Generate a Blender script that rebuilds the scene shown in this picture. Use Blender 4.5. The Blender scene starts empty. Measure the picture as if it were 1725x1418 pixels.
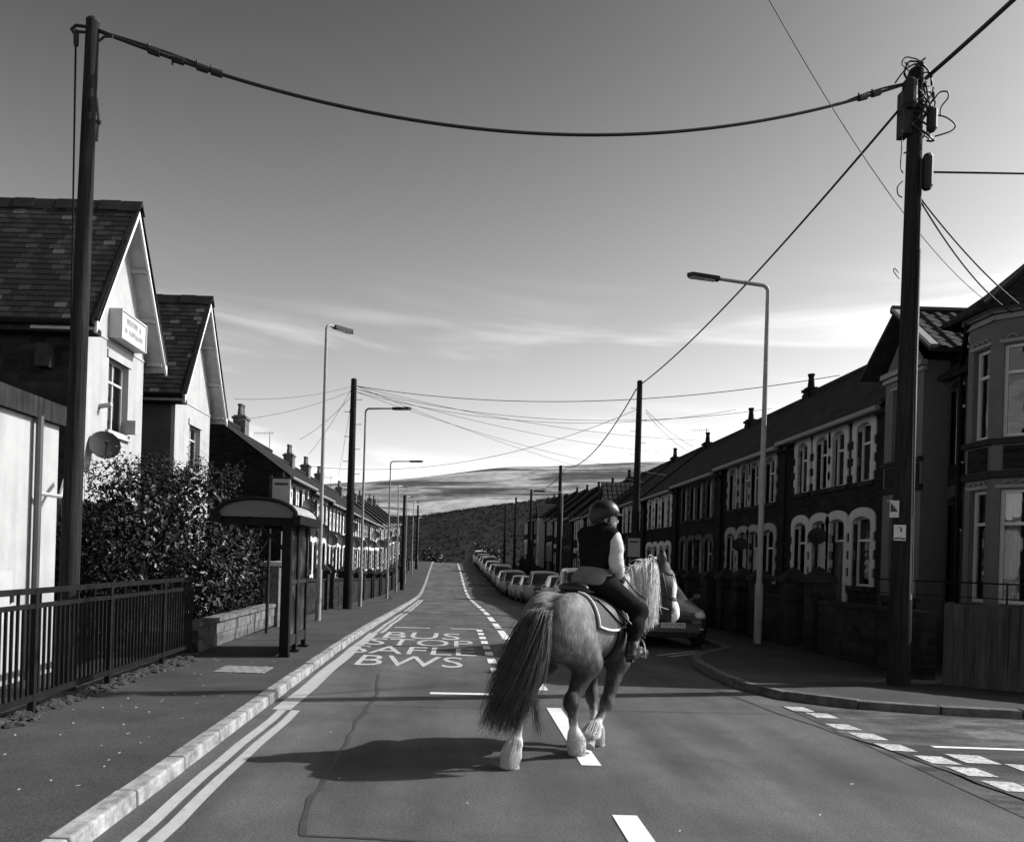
import bpy, bmesh, math, random
import numpy as np
from mathutils import Vector, Matrix

random.seed(11)
rng = np.random.default_rng(11)
SC = bpy.context.scene
COL = SC.collection
R = math.radians

# ------------------------------------------------------------------ camera
CAM_H = 1.72
FPX = 1340.0
VPX, VPY = 775.0, 940.0
ROLL = 0.030
cd = bpy.data.cameras.new('camera')
cam = bpy.data.objects.new('camera', cd)
COL.objects.link(cam)
cd.sensor_width = 36.0
cd.lens = 36.0 * FPX / 1725.0
cd.shift_x = (862.5 - VPX) / 1725.0
cd.shift_y = (VPY - 709.0) / 1725.0
cd.clip_start = 0.1
cd.clip_end = 9000.0
cam.matrix_world = Matrix.Translation((0, 0, CAM_H)) @ Matrix.Rotation(R(90), 4, 'X') @ Matrix.Rotation(ROLL, 4, 'Z')
SC.camera = cam

# ------------------------------------------------------------------ sun, sky, exposure
SUN_EL = R(36.5)
SUN_AZ = R(14.0)            # from +X (right of the street) towards +Y (down the street)
sd = bpy.data.lights.new('sun', 'SUN')
sun = bpy.data.objects.new('sun', sd)
COL.objects.link(sun)
sd.energy = 5.0
sd.angle = R(0.5)
sd.color = (1.0, 0.995, 0.985)
sdir = Vector((math.cos(SUN_AZ) * math.cos(SUN_EL), math.sin(SUN_AZ) * math.cos(SUN_EL), math.sin(SUN_EL)))
sun.rotation_euler = sdir.to_track_quat('Z', 'Y').to_euler()
sun.location = sdir * 60

W = bpy.data.worlds.new('World')
SC.world = W
W.use_nodes = True
wt = W.node_tree
wt.nodes.clear()


def wn(t, **k):
    n = wt.nodes.new(t)
    for a, b in k.items():
        setattr(n, a, b)
    return n


def wmath(op, a, b=None, c=None):
    n = wn('ShaderNodeMath', operation=op)
    for i, v in enumerate((a, b, c)):
        if v is None:
            continue
        if isinstance(v, (int, float)):
            n.inputs[i].default_value = v
        else:
            wt.links.new(v, n.inputs[i])
    return n.outputs[0]


def wmap(v, a, b, c, d, smooth=True):
    n = wn('ShaderNodeMapRange')
    if smooth:
        n.interpolation_type = 'SMOOTHSTEP'
    wt.links.new(v, n.inputs[0])
    for i, x in enumerate((a, b, c, d)):
        n.inputs[i + 1].default_value = x
    return n.outputs[0]


sky = wn('ShaderNodeTexSky')
sky.sky_type = 'NISHITA'
sky.sun_disc = False
sky.sun_elevation = SUN_EL
sky.sun_rotation = R(90) - SUN_AZ
sky.air_density = 1.0
sky.dust_density = 1.0
sky.ozone_density = 1.0
sep = wn('ShaderNodeSeparateColor')
wt.links.new(sky.outputs[0], sep.inputs[0])
# a black-and-white picture taken through a red filter: the sky's red light only
grey = wmath('POWER', wmath('MULTIPLY', sep.outputs[0], 0.80), 1.75)
tc = wn('ShaderNodeTexCoord')
sx = wn('ShaderNodeSeparateXYZ')
wt.links.new(tc.outputs['Generated'], sx.inputs[0])
# cirrus: streaks that lie flat above the horizon, seen by direction
cmb = wn('ShaderNodeCombineXYZ')
wt.links.new(wmath('MULTIPLY', sx.outputs[0], 2.4), cmb.inputs[0])
wt.links.new(wmath('MULTIPLY', sx.outputs[1], 2.4), cmb.inputs[1])
wt.links.new(wmath('ADD', wmath('MULTIPLY', sx.outputs[2], 21.0), wmath('MULTIPLY', sx.outputs[0], 1.6)), cmb.inputs[2])
nz = wn('ShaderNodeTexNoise')
nz.inputs['Scale'].default_value = 1.0
nz.inputs['Detail'].default_value = 6.0
nz.inputs['Roughness'].default_value = 0.46
nz.inputs['Distortion'].default_value = 0.5
wt.links.new(cmb.outputs[0], nz.inputs['Vector'])
streak = wmap(nz.outputs[0], 0.44, 0.74, 0.0, 1.0)
lowm = wmap(sx.outputs[2], 0.03, 0.12, 0.35, 1.0)
highm = wmap(sx.outputs[2], 0.25, 0.35, 1.0, 0.0)
cl = wmath('MULTIPLY', wmath('MULTIPLY', streak, lowm), highm)
mist = wmath('MULTIPLY', wmap(sx.outputs[2], 0.0, 0.66, 1.0, 0.0), 2.7)
tot = wmath('ADD', wmath('ADD', grey, wmath('MULTIPLY', cl, 4.2)), mist)
bg = wn('ShaderNodeBackground')
bg.inputs['Strength'].default_value = 0.078
out = wn('ShaderNodeOutputWorld')
wt.links.new(tot, bg.inputs['Color'])
wt.links.new(bg.outputs[0], out.inputs['Surface'])

SC.view_settings.view_transform = 'Standard'
SC.view_settings.look = 'None'
SC.view_settings.gamma = 1.0
SC.view_settings.use_curve_mapping = False
SC.view_settings.exposure = 0.50
SC.cycles.max_bounces = 6
SC.cycles.transparent_max_bounces = 12


def P(px, py, Y):
    """World point at depth Y that the photograph shows at (px, py)."""
    dx, w = px - VPX, VPY - py
    c, s = math.cos(ROLL), math.sin(ROLL)
    u, v = dx * c - w * s, dx * s + w * c
    return Vector((u * Y / FPX, Y, CAM_H + v * Y / FPX))


# ------------------------------------------------------------------ materials (all grey: a black-and-white photograph)
MATS = {}


def mat(name, v, rough=0.85, var=0.25, scale=6.0, bump=0.0, bscale=40.0, spec=0.3, metal=0.0, stretch=None, fn=None):
    if name in MATS:
        return MATS[name]
    m = bpy.data.materials.new(name)
    m.use_nodes = True
    t = m.node_tree
    b = t.nodes['Principled BSDF']
    b.inputs['Roughness'].default_value = rough
    b.inputs['Specular IOR Level'].default_value = spec
    b.inputs['Metallic'].default_value = metal
    T = Tools(t)
    co = t.nodes.new('ShaderNodeTexCoord').outputs['Object']
    if stretch:
        mp = t.nodes.new('ShaderNodeMapping')
        mp.inputs['Scale'].default_value = stretch
        t.links.new(co, mp.inputs[0])
        co = mp.outputs[0]
    n1 = T.noise(co, scale, 5, 0.6)
    lo, hi = v * (1 - var), v * (1 + var)
    val = T.map(n1, 0.3, 0.7, lo, hi)
    if fn:
        val = fn(T, co, val) or val
    t.links.new(T.rgb(val), b.inputs['Base Color'])
    if bump > 0:
        bp = t.nodes.new('ShaderNodeBump')
        bp.inputs['Strength'].default_value = 1.0
        bp.inputs['Distance'].default_value = bump
        t.links.new(T.bumpv if getattr(T, 'bumpv', None) is not None else T.noise(co, bscale, 4, 0.65), bp.inputs['Height'])
        t.links.new(bp.outputs[0], b.inputs['Normal'])
    MATS[name] = m
    return m


class Tools:
    def __init__(s, t):
        s.t = t
        s.bumpv = None

    def put(s, sock, v):
        if isinstance(v, (int, float)):
            sock.default_value = v
        else:
            s.t.links.new(v, sock)

    def noise(s, co, scale, detail=4, rough=0.6, dist=0.0):
        n = s.t.nodes.new('ShaderNodeTexNoise')
        n.inputs['Scale'].default_value = scale
        n.inputs['Detail'].default_value = detail
        n.inputs['Roughness'].default_value = rough
        n.inputs['Distortion'].default_value = dist
        s.t.links.new(co, n.inputs['Vector'])
        return n.outputs[0]

    def map(s, v, a, b, c, d, smooth=False):
        n = s.t.nodes.new('ShaderNodeMapRange')
        if smooth:
            n.interpolation_type = 'SMOOTHSTEP'
        for i, x in enumerate((v, a, b, c, d)):
            s.put(n.inputs[i], x)
        return n.outputs[0]

    def math(s, op, a, b=0.0, c=None):
        n = s.t.nodes.new('ShaderNodeMath')
        n.operation = op
        s.put(n.inputs[0], a)
        s.put(n.inputs[1], b)
        if c is not None:
            s.put(n.inputs[2], c)
        return n.outputs[0]

    def mix(s, f, a, b):
        return s.math('ADD', s.math('MULTIPLY', a, s.math('SUBTRACT', 1.0, f)), s.math('MULTIPLY', b, f))

    def xyz(s, co):
        n = s.t.nodes.new('ShaderNodeSeparateXYZ')
        s.t.links.new(co, n.inputs[0])
        return n.outputs

    def comb(s, x, y, z):
        n = s.t.nodes.new('ShaderNodeCombineXYZ')
        for i, v in enumerate((x, y, z)):
            s.put(n.inputs[i], v)
        return n.outputs[0]

    def brick(s, vec, bw, rh, mortar, offset=0.5):
        n = s.t.nodes.new('ShaderNodeTexBrick')
        n.offset = offset
        n.inputs['Scale'].default_value = 1.0
        n.inputs['Brick Width'].default_value = bw
        n.inputs['Row Height'].default_value = rh
        n.inputs['Mortar Size'].default_value = mortar
        n.inputs['Mortar Smooth'].default_value = 0.2
        n.inputs['Color1'].default_value = (0.6, 0.6, 0.6, 1)
        n.inputs['Color2'].default_value = (1.35, 1.35, 1.35, 1)
        n.inputs['Mortar'].default_value = (1, 1, 1, 1)
        s.t.links.new(vec, n.inputs['Vector'])
        return n.outputs[0], n.outputs[1]

    def rgb(s, v):
        n = s.t.nodes.new('ShaderNodeCombineColor')
        for i in range(3):
            s.put(n.inputs[i], v)
        return n.outputs[0]


def brick_fn(bw, rh, mo, mval, weather=True):
    def fn(T, co, val):
        x, y, z = T.xyz(co)
        vec = T.comb(T.math('ADD', x, y), z, 0.0)
        col, fac = T.brick(vec, bw, rh, mo)
        v = T.mix(fac, T.math('MULTIPLY', val, T.xyz(col)[0]), mval)
        if weather:
            v = T.math('MULTIPLY', v, T.map(T.noise(co, 0.7, 4), 0.3, 0.7, 0.75, 1.2))
        T.bumpv = T.math('SUBTRACT', T.math('MULTIPLY', T.noise(co, 60, 3), 0.4), T.math('MULTIPLY', fac, 1.0))
        return v
    return fn


def asphalt_fn(T, co, val):
    sp = T.noise(co, 130, 3, 0.8)
    big = T.noise(co, 0.55, 5, 0.6, 0.8)
    x, y, z = T.xyz(co)
    # two wheel tracks each lane, polished a little lighter, and fine stone chips
    v = T.math('MULTIPLY', val, T.map(big, 0.36, 0.64, 0.80, 1.20))
    v = T.math('MULTIPLY', v, T.map(sp, 0.36, 0.64, 0.45, 1.6))
    v = T.math('MULTIPLY', v, T.map(T.noise(co, 48, 3, 0.7), 0.38, 0.62, 0.74, 1.26))
    chip = T.map(T.noise(co, 210, 2, 0.5), 0.66, 0.74, 0.0, 0.10)
    stain = T.map(T.noise(T.comb(T.math('MULTIPLY', x, 1.3), T.math('MULTIPLY', y, 0.18), 0.0), 1.1, 4, 0.55), 0.36, 0.64, 0.76, 1.2)
    T.bumpv = sp
    return T.math('ADD', T.math('MULTIPLY', v, stain), chip)


def rough_fn(T, co, val):
    v = asphalt_fn(T, co, val)
    x, y, z = T.xyz(co)
    p = T.noise(T.comb(T.math('MULTIPLY', x, 0.55), T.math('MULTIPLY', y, 1.5), 0.0), 1.3, 6, 0.7, 0.6)
    return T.math('MULTIPLY', v, T.map(p, 0.40, 0.60, 0.55, 1.55, True))


def pave_fn(T, co, val):
    sp = T.noise(co, 110, 3, 0.75)
    big = T.noise(co, 0.9, 5, 0.62, 0.4)
    v = T.math('MULTIPLY', val, T.map(big, 0.3, 0.7, 0.7, 1.3))
    v = T.math('MULTIPLY', v, T.map(T.noise(co, 42, 3, 0.7), 0.38, 0.62, 0.74, 1.26))
    T.bumpv = sp
    return T.math('MULTIPLY', v, T.map(sp, 0.36, 0.64, 0.55, 1.5))


def paint_wear(T, co, val):
    w = T.map(T.noise(co, 34, 5, 0.75), 0.60, 0.72, 1.0, 0.35)
    return T.math('MULTIPLY', val, w)


def render_fn(T, co, val):
    x, y, z = T.xyz(co)
    v = T.noise(T.comb(T.math('MULTIPLY', x, 5.0), T.math('MULTIPLY', y, 5.0), T.math('MULTIPLY', z, 0.5)), 0.9, 5, 0.6)
    return T.math('MULTIPLY', val, T.math('MULTIPLY', T.map(v, 0.42, 0.72, 1.0, 0.80), T.map(T.noise(co, 2.3, 5, 0.65), 0.35, 0.65, 0.92, 1.05)))


def pole_fn(T, co, val):
    x, y, z = T.xyz(co)
    g = T.noise(T.comb(T.math('MULTIPLY', x, 30.0), T.math('MULTIPLY', y, 30.0), T.math('MULTIPLY', z, 1.2)), 1.0, 5, 0.7)
    T.bumpv = g
    return T.math('MULTIPLY', val, T.map(g, 0.3, 0.7, 0.45, 1.6))


def slate_fn(T, co, val):
    x, y, z = T.xyz(co)
    col, fac = T.brick(T.comb(y, T.math('MULTIPLY', z, 1.4), 0.0), 0.26, 0.26, 0.012)
    lich = T.map(T.noise(co, 5.0, 5, 0.7), 0.58, 0.72, 0.0, 0.03)
    T.bumpv = T.math('SUBTRACT', 0.0, fac)
    return T.math('ADD', T.math('MULTIPLY', T.math('MULTIPLY', val, T.xyz(col)[0]), T.map(fac, 0.0, 1.0, 1.0, 0.5)), lich)


def hill_fn(T, co, val):
    x, y, z = T.xyz(co)
    n = T.noise(T.comb(T.math('MULTIPLY', x, 0.0042), T.math('MULTIPLY', y, 0.0034), T.math('MULTIPLY', z, 0.045)), 1.0, 6, 0.62, 0.6)
    fine = T.noise(co, 0.06, 4, 0.7)
    moor = T.math('MULTIPLY', T.map(n, 0.38, 0.66, 0.05, 0.36, True), T.map(fine, 0.3, 0.7, 0.7, 1.3))
    wood = T.map(T.noise(co, 0.05, 5, 0.7), 0.3, 0.7, 0.007, 0.019)
    far = T.map(y, 1000.0, 1060.0, 0.0, 1.0, True)
    near = T.map(y, 95.0, 130.0, 1.0, 0.0, True)
    return T.mix(near, T.mix(far, wood, moor), 0.05)


def horse_fn(T, co, val):
    x, y, z = T.xyz(co)
    n = T.noise(co, 7.0, 5, 0.6, 0.3)
    hair = T.noise(T.comb(T.math('MULTIPLY', x, 40.0), T.math('MULTIPLY', y, 40.0), T.math('MULTIPLY', z, 9.0)), 1.0, 4, 0.65)
    dap = T.map(T.noise(co, 13.0, 2, 0.4), 0.4, 0.62, 0.78, 1.22)
    zz = T.math('ADD', z, T.math('MULTIPLY', T.math('SUBTRACT', n, 0.5), 0.22))
    sock = T.map(zz, 0.24, 0.36, 1.0, 0.0, True)
    dark = T.math('MULTIPLY', T.map(zz, 0.34, 0.48, 0.0, 1.0, True), T.map(zz, 0.74, 1.06, 1.0, 0.0, True))
    body = T.math('MULTIPLY', T.math('MULTIPLY', 0.112, dap), T.map(n, 0.3, 0.7, 0.8, 1.2))
    v = T.mix(dark, body, T.math('MULTIPLY', body, 0.34))
    v = T.mix(sock, v, T.map(n, 0.3, 0.75, 0.62, 0.36))
    # face shade put into the coat colour, white blaze down to the muzzle
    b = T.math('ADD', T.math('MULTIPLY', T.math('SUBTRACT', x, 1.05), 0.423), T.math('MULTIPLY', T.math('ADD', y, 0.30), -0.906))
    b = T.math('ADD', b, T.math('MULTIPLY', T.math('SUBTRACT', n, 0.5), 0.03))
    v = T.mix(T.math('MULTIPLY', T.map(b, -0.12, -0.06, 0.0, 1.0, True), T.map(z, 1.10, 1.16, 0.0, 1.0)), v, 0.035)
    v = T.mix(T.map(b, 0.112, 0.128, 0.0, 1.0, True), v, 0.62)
    T.bumpv = hair
    return T.math('MULTIPLY', v, T.map(hair, 0.36, 0.64, 0.74, 1.26))


def wood_fn(T, co, val):
    x, y, z = T.xyz(co)
    g = T.noise(T.comb(T.math('MULTIPLY', x, 14.0), T.math('MULTIPLY', y, 14.0), T.math('MULTIPLY', z, 1.0)), 1.0, 5, 0.65)
    T.bumpv = g
    return T.math('MULTIPLY', val, T.map(g, 0.3, 0.7, 0.55, 1.45))


def sleeve_fn(T, co, val):
    x, y, z = T.xyz(co)
    s = T.math('SINE', T.math('MULTIPLY', T.math('ADD', z, T.math('MULTIPLY', x, 0.3)), 300.0))
    return T.math('MULTIPLY', val, T.map(s, 0.1, 0.5, 1.0, 0.72))


def concrete_fn(T, co, val):
    blot = T.noise(co, 7.0, 5, 0.7)
    sp = T.noise(co, 90, 3, 0.7)
    T.bumpv = sp
    return T.math('MULTIPLY', T.math('MULTIPLY', val, T.map(blot, 0.36, 0.64, 0.55, 1.3)), T.map(sp, 0.3, 0.7, 0.82, 1.15))


mat('asphalt', 0.066, 0.85, 0.12, 2.5, 0.006, fn=asphalt_fn, spec=0.22)
mat('side_asphalt', 0.062, 0.92, 0.45, 1.6, 0.010, fn=rough_fn, spec=0.2)
mat('pavement', 0.040, 0.9, 0.12, 2.0, 0.005, fn=pave_fn, spec=0.2)
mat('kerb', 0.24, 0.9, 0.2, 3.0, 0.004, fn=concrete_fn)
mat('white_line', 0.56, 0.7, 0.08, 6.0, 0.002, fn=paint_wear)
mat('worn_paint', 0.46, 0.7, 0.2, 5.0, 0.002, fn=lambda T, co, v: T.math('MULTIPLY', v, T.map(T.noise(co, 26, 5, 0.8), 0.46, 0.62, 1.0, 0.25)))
mat('kerb_shaded', 0.10, 0.9, 0.2, 3.0, 0.004, fn=concrete_fn)  # kerb concrete with the shade of the house side put into its colour
mat('yellow_line', 0.32, 0.7, 0.12, 8.0, 0.002, fn=paint_wear)
mat('tar', 0.036, 0.6, 0.3, 9.0, 0.003)
mat('earth', 0.035, 1.0, 0.5, 9.0, 0.03, 18.0)
mat('hill', 0.1, 1.0, fn=hill_fn, spec=0.05)
mat('woodland', 0.021, 1.0, 0.25, 0.02, spec=0.05)
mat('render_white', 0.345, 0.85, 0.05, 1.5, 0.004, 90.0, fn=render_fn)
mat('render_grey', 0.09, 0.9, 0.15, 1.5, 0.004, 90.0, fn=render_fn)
mat('white_paint', 0.58, 0.5, 0.06, 5.0)
mat('cream_paint', 0.19, 0.6, 0.1, 5.0)
mat('surround', 0.36, 0.7, 0.10, 5.0, 0.002, 60.0)
mat('surround_white', 0.52, 0.7, 0.06, 5.0, 0.002, 60.0)
mat('surround_dark', 0.04, 0.8, 0.12, 5.0, 0.002, 60.0)
mat('brick', 0.017, 0.95, 0.25, 3.0, 0.006, spec=0.06, fn=brick_fn(0.225, 0.075, 0.008, 0.018))  # shaded copy of brick_lit, the shade put into its colour
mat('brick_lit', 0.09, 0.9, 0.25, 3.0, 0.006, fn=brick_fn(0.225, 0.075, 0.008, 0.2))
mat('stone', 0.024, 0.95, 0.3, 3.0, 0.015, spec=0.06, fn=brick_fn(0.34, 0.15, 0.014, 0.028))
mat('block', 0.12, 0.92, 0.16, 5.0, 0.006, fn=concrete_fn)
mat('slate', 0.022, 0.85, 0.3, 3.0, 0.012, fn=slate_fn, spec=0.04)
for i, v in enumerate((0.020, 0.029, 0.042, 0.085)):
    mat('slate_tone_%d' % i, v, 0.8, 0.35, 7.0, 0.004, 40.0, spec=0.08)
mat('ridge_tile', 0.020, 0.85, 0.3, 4.0, 0.004, spec=0.08)
mat('tile', 0.034, 0.85, 0.3, 5.0, 0.004, spec=0.08)
mat('soffit', 0.34, 0.8, 0.15, 3.0)
mat('pole_wood', 0.020, 0.95, 0.2, 2.0, 0.012, fn=pole_fn, spec=0.05)
mat('black_metal', 0.010, 0.6, 0.3, 9.0, 0.001, spec=0.07)
mat('dark_metal', 0.025, 0.55, 0.3, 6.0, 0.001, spec=0.12)
mat('dish', 0.018, 0.7, 0.2, 6.0, spec=0.2)
mat('lamp_metal', 0.24, 0.55, 0.2, 3.0, 0.001, 30.0, metal=0.0)
mat('cable', 0.012, 0.6, 0.2, 9.0)
mat('thin_cable', 0.03, 0.6, 0.2, 9.0)
mat('fence_board', 0.055, 0.95, 0.2, 2.0, 0.006, fn=wood_fn, spec=0.05)
mat('dark_wood', 0.024, 0.95, 0.25, 3.0, 0.004, fn=wood_fn, spec=0.05)
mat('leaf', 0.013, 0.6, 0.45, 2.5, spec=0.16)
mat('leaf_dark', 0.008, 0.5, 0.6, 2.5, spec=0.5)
mat('twig', 0.05, 0.9)
mat('frame_white', 0.42, 0.4, 0.06, 5.0)
mat('room_dark', 0.02, 0.95, 0.2)
mat('curtain', 0.45, 0.9, 0.3, 9.0, stretch=(8, 8, 0.4))
mat('door_dark', 0.045, 0.5, 0.2, 4.0)
mat('door_light', 0.30, 0.5, 0.1, 4.0)
mat('rubber', 0.018, 0.8)
mat('sign_face', 0.45, 0.5, 0.06, 3.0)
mat('sign_ink', 0.03, 0.6)
mat('sign_grey', 0.20, 0.6, 0.25, 30.0)
mat('litter', 0.36, 0.8, 0.3, 20.0)
mat('plate', 0.55, 0.4, 0.05, 9.0)
mat('lamp_lens', 0.55, 0.15, 0.2, 20.0, spec=0.7)
mat('chrome', 0.6, 0.2, 0.05, 9.0, metal=1.0)
for i, v in enumerate((0.035, 0.02, 0.22, 0.04, 0.36, 0.11)):
    mat('car_paint_%d' % i, v, 0.28, 0.04, 3.0, spec=0.6)
mat('car_glass', 0.02, 0.06, 0.1, spec=0.8)
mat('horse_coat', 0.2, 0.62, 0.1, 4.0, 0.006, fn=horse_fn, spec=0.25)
mat('mane_hair', 0.64, 0.6, 0.42, 26.0, spec=0.35)
mat('tail_hair', 0.052, 0.6, 0.45, 12.0, spec=0.35)
mat('tail_hair_light', 0.09, 0.6, 0.35, 12.0, spec=0.35)
mat('feather_hair', 0.56, 0.7, 0.2, 18.0, spec=0.25)
mat('hoof', 0.20, 0.6, 0.3, 14.0)
mat('eye', 0.012, 0.15, spec=0.6)
mat('leather', 0.012, 0.45, 0.3, 12.0, 0.001, spec=0.4)
mat('pad_cloth', 0.06, 0.9, 0.15, 60.0, 0.002, 160.0)
mat('pad_trim', 0.5, 0.8, 0.1, 30.0)
mat('skin', 0.28, 0.55, 0.1, 20.0)
mat('rider_hair', 0.04, 0.6, 0.3, 30.0)
mat('helmet', 0.008, 0.42, 0.2, 20.0, spec=0.3)
mat('vest', 0.008, 0.95, 0.3, 20.0, 0.010, 16.0, spec=0.06)
mat('sleeve', 0.5, 0.85, 0.08, 9.0, 0.006, 22.0, fn=sleeve_fn)
mat('shirt', 0.13, 0.9, 0.15, 9.0, 0.010, 14.0)
mat('breeches', 0.010, 0.95, 0.25, 10.0, 0.012, 9.0, spec=0.06)
mat('boot', 0.018, 0.3, 0.2, 20.0, spec=0.5)
mat('glove', 0.02, 0.8, 0.2, 20.0)


mat('bay_paint', 0.085, 0.7, 0.12, 4.0, 0.002, 60.0)
mat('shelter_panel', 0.10, 0.6, 0.1, 3.0)
mat('flag_face', 0.30, 0.6, 0.08, 5.0)
mat('pavement_light', 0.17, 0.9, 0.25, 6.0, 0.003)


def glass_material():
    m = bpy.data.materials.new('window_glass')
    m.use_nodes = True
    t = m.node_tree
    t.nodes.clear()
    o = t.nodes.new('ShaderNodeOutputMaterial')
    mx = t.nodes.new('ShaderNodeMixShader')
    tr = t.nodes.new('ShaderNodeBsdfTransparent')
    tr.inputs[0].default_value = (0.82, 0.82, 0.82, 1)
    gl = t.nodes.new('ShaderNodeBsdfGlossy')
    gl.inputs['Roughness'].default_value = 0.03
    fr = t.nodes.new('ShaderNodeFresnel')
    fr.inputs[0].default_value = 1.65
    c = t.nodes.new('ShaderNodeTexCoord')
    n = t.nodes.new('ShaderNodeTexNoise')
    n.inputs['Scale'].default_value = 2.2
    b = t.nodes.new('ShaderNodeBump')
    b.inputs['Distance'].default_value = 0.006
    t.links.new(c.outputs['Object'], n.inputs[0])
    t.links.new(n.outputs[0], b.inputs['Height'])
    t.links.new(b.outputs[0], gl.inputs['Normal'])
    t.links.new(fr.outputs[0], mx.inputs[0])
    t.links.new(tr.outputs[0], mx.inputs[1])
    t.links.new(gl.outputs[0], mx.inputs[2])
    t.links.new(mx.outputs[0], o.inputs[0])
    MATS['glass'] = m


glass_material()


def shelter_glass():
    m = bpy.data.materials.new('shelter_glass')
    m.use_nodes = True
    t = m.node_tree
    b = t.nodes['Principled BSDF']
    b.inputs['Base Color'].default_value = (.05, .05, .05, 1)
    b.inputs['Roughness'].default_value = .25
    T = Tools(t)
    co = t.nodes.new('ShaderNodeTexCoord').outputs['Object']
    t.links.new(T.map(T.noise(co, 3.0, 4), .3, .7, .80, 1.0), b.inputs['Alpha'])
    t.links.new(T.rgb(T.map(T.noise(co, 2.2, 5, .7), .45, .75, .012, .10)), b.inputs['Base Color'])
    MATS['shelter_glass'] = m


shelter_glass()


# ------------------------------------------------------------------ mesh helpers
def link(name, me, m, parent=None):
    o = bpy.data.objects.new(name, me)
    COL.objects.link(o)
    if m is not None and not me.materials:
        me.materials.append(MATS[m])
    if parent is not None:
        o.parent = parent
    return o


class MB:
    """Collects simple shapes; build() links them as one mesh object."""

    def __init__(s):
        s.v, s.f, s.n = [], [], 0

    def add(s, vs, fs):
        o = s.n
        s.v += [tuple(p) for p in vs]
        s.n = len(s.v)
        s.f += [tuple(i + o for i in f) for f in fs]
        return s

    def hexa(s, p):       # 8 points: bottom loop 0-3, top loop 4-7
        return s.add(p, [(3, 2, 1, 0), (4, 5, 6, 7), (0, 1, 5, 4), (1, 2, 6, 5), (2, 3, 7, 6), (3, 0, 4, 7)])

    def box(s, x0, x1, y0, y1, z0, z1):
        x0, x1 = min(x0, x1), max(x0, x1)
        return s.hexa([(x0, y0, z0), (x1, y0, z0), (x1, y1, z0), (x0, y1, z0), (x0, y0, z1), (x1, y0, z1), (x1, y1, z1), (x0, y1, z1)])

    def bar(s, a, b, w, h, up=(0, 0, 1)):
        a, b, up = Vector(a), Vector(b), Vector(up)
        d = (b - a).normalized()
        sd_ = d.cross(up)
        if sd_.length < 1e-5:
            sd_ = d.cross(Vector((1, 0, 0)))
        sd_.normalize()
        u = sd_.cross(d).normalized()
        q = [(-w / 2, -h / 2), (w / 2, -h / 2), (w / 2, h / 2), (-w / 2, h / 2)]
        return s.hexa([a + sd_ * i + u * j for i, j in q] + [b + sd_ * i + u * j for i, j in q])

    def tube(s, pts, r, n=8, caps=True):
        pts = [Vector(p) for p in pts]
        rs = r if isinstance(r, (list, tuple, np.ndarray)) else [r] * len(pts)
        vs, fs = [], []
        prev = None
        for i, p in enumerate(pts):
            a = pts[max(i - 1, 0)]
            b = pts[min(i + 1, len(pts) - 1)]
            d = (b - a)
            if d.length < 1e-9:
                d = Vector((0, 0, 1))
            d.normalize()
            if prev is None:
                x = d.cross(Vector((0, 0, 1)))
                if x.length < 1e-3:
                    x = d.cross(Vector((1, 0, 0)))
            else:
                x = prev - d * prev.dot(d)
                if x.length < 1e-6:
                    x = d.cross(Vector((1, 0, 0)))
            x.normalize()
            prev = x
            y = d.cross(x)
            for k in range(n):
                t = 2 * math.pi * k / n
                vs.append(p + (x * math.cos(t) + y * math.sin(t)) * rs[i])
        for i in range(len(pts) - 1):
            for k in range(n):
                fs.append((i * n + k, i * n + (k + 1) % n, (i + 1) * n + (k + 1) % n, (i + 1) * n + k))
        if caps:
            fs.append(tuple(range(n - 1, -1, -1)))
            fs.append(tuple((len(pts) - 1) * n + k for k in range(n)))
        return s.add(vs, fs)

    def prism(s, loop, ext):
        """closed solid: planar loop of 3-D points swept by vector ext"""
        n = len(loop)
        e = Vector(ext)
        vs = [Vector(p) for p in loop] + [Vector(p) + e for p in loop]
        fs = [tuple(range(n - 1, -1, -1)), tuple(range(n, 2 * n))]
        fs += [(i, (i + 1) % n, (i + 1) % n + n, i + n) for i in range(n)]
        return s.add(vs, fs)

    def lathe(s, prof, n=16, c=(0, 0, 0)):
        vs, fs = [], []
        for r_, z in prof:
            for k in range(n):
                t = 2 * math.pi * k / n
                vs.append((c[0] + r_ * math.cos(t), c[1] + r_ * math.sin(t), c[2] + z))
        for i in range(len(prof) - 1):
            for k in range(n):
                fs.append((i * n + k, i * n + (k + 1) % n, (i + 1) * n + (k + 1) % n, (i + 1) * n + k))
        fs.append(tuple(range(n - 1, -1, -1)))
        fs.append(tuple((len(prof) - 1) * n + k for k in range(n)))
        return s.add(vs, fs)

    def grid(s, pts):     # 2-D list of points
        nr, nc = len(pts), len(pts[0])
        vs = [p for row in pts for p in row]
        fs = [(i * nc + j, i * nc + j + 1, (i + 1) * nc + j + 1, (i + 1) * nc + j) for i in range(nr - 1) for j in range(nc - 1)]
        return s.add(vs, fs)

    def build(s, name, m, parent=None, smooth=False, world=True, fix=True, weld=False):
        me = bpy.data.meshes.new(name)
        vs = s.v
        if parent is not None and world:
            off = Vector((0, 0, 0))
            q = parent
            while q is not None:
                off += q.location
                q = q.parent
            vs = [(p[0] - off.x, p[1] - off.y, p[2] - off.z) for p in vs]
        me.from_pydata(vs, [], s.f)
        if fix or weld:
            b = bmesh.new()
            b.from_mesh(me)
            if weld:
                bmesh.ops.remove_doubles(b, verts=b.verts, dist=1e-4)
            if fix:
                bmesh.ops.recalc_face_normals(b, faces=b.faces)
            b.to_mesh(me)
            b.free()
        if smooth:
            me.polygons.foreach_set('use_smooth', [True] * len(me.polygons))
            if smooth is not True:
                me.set_sharp_from_angle(angle=R(smooth))
        me.update()
        return link(name, me, m, parent)


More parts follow.
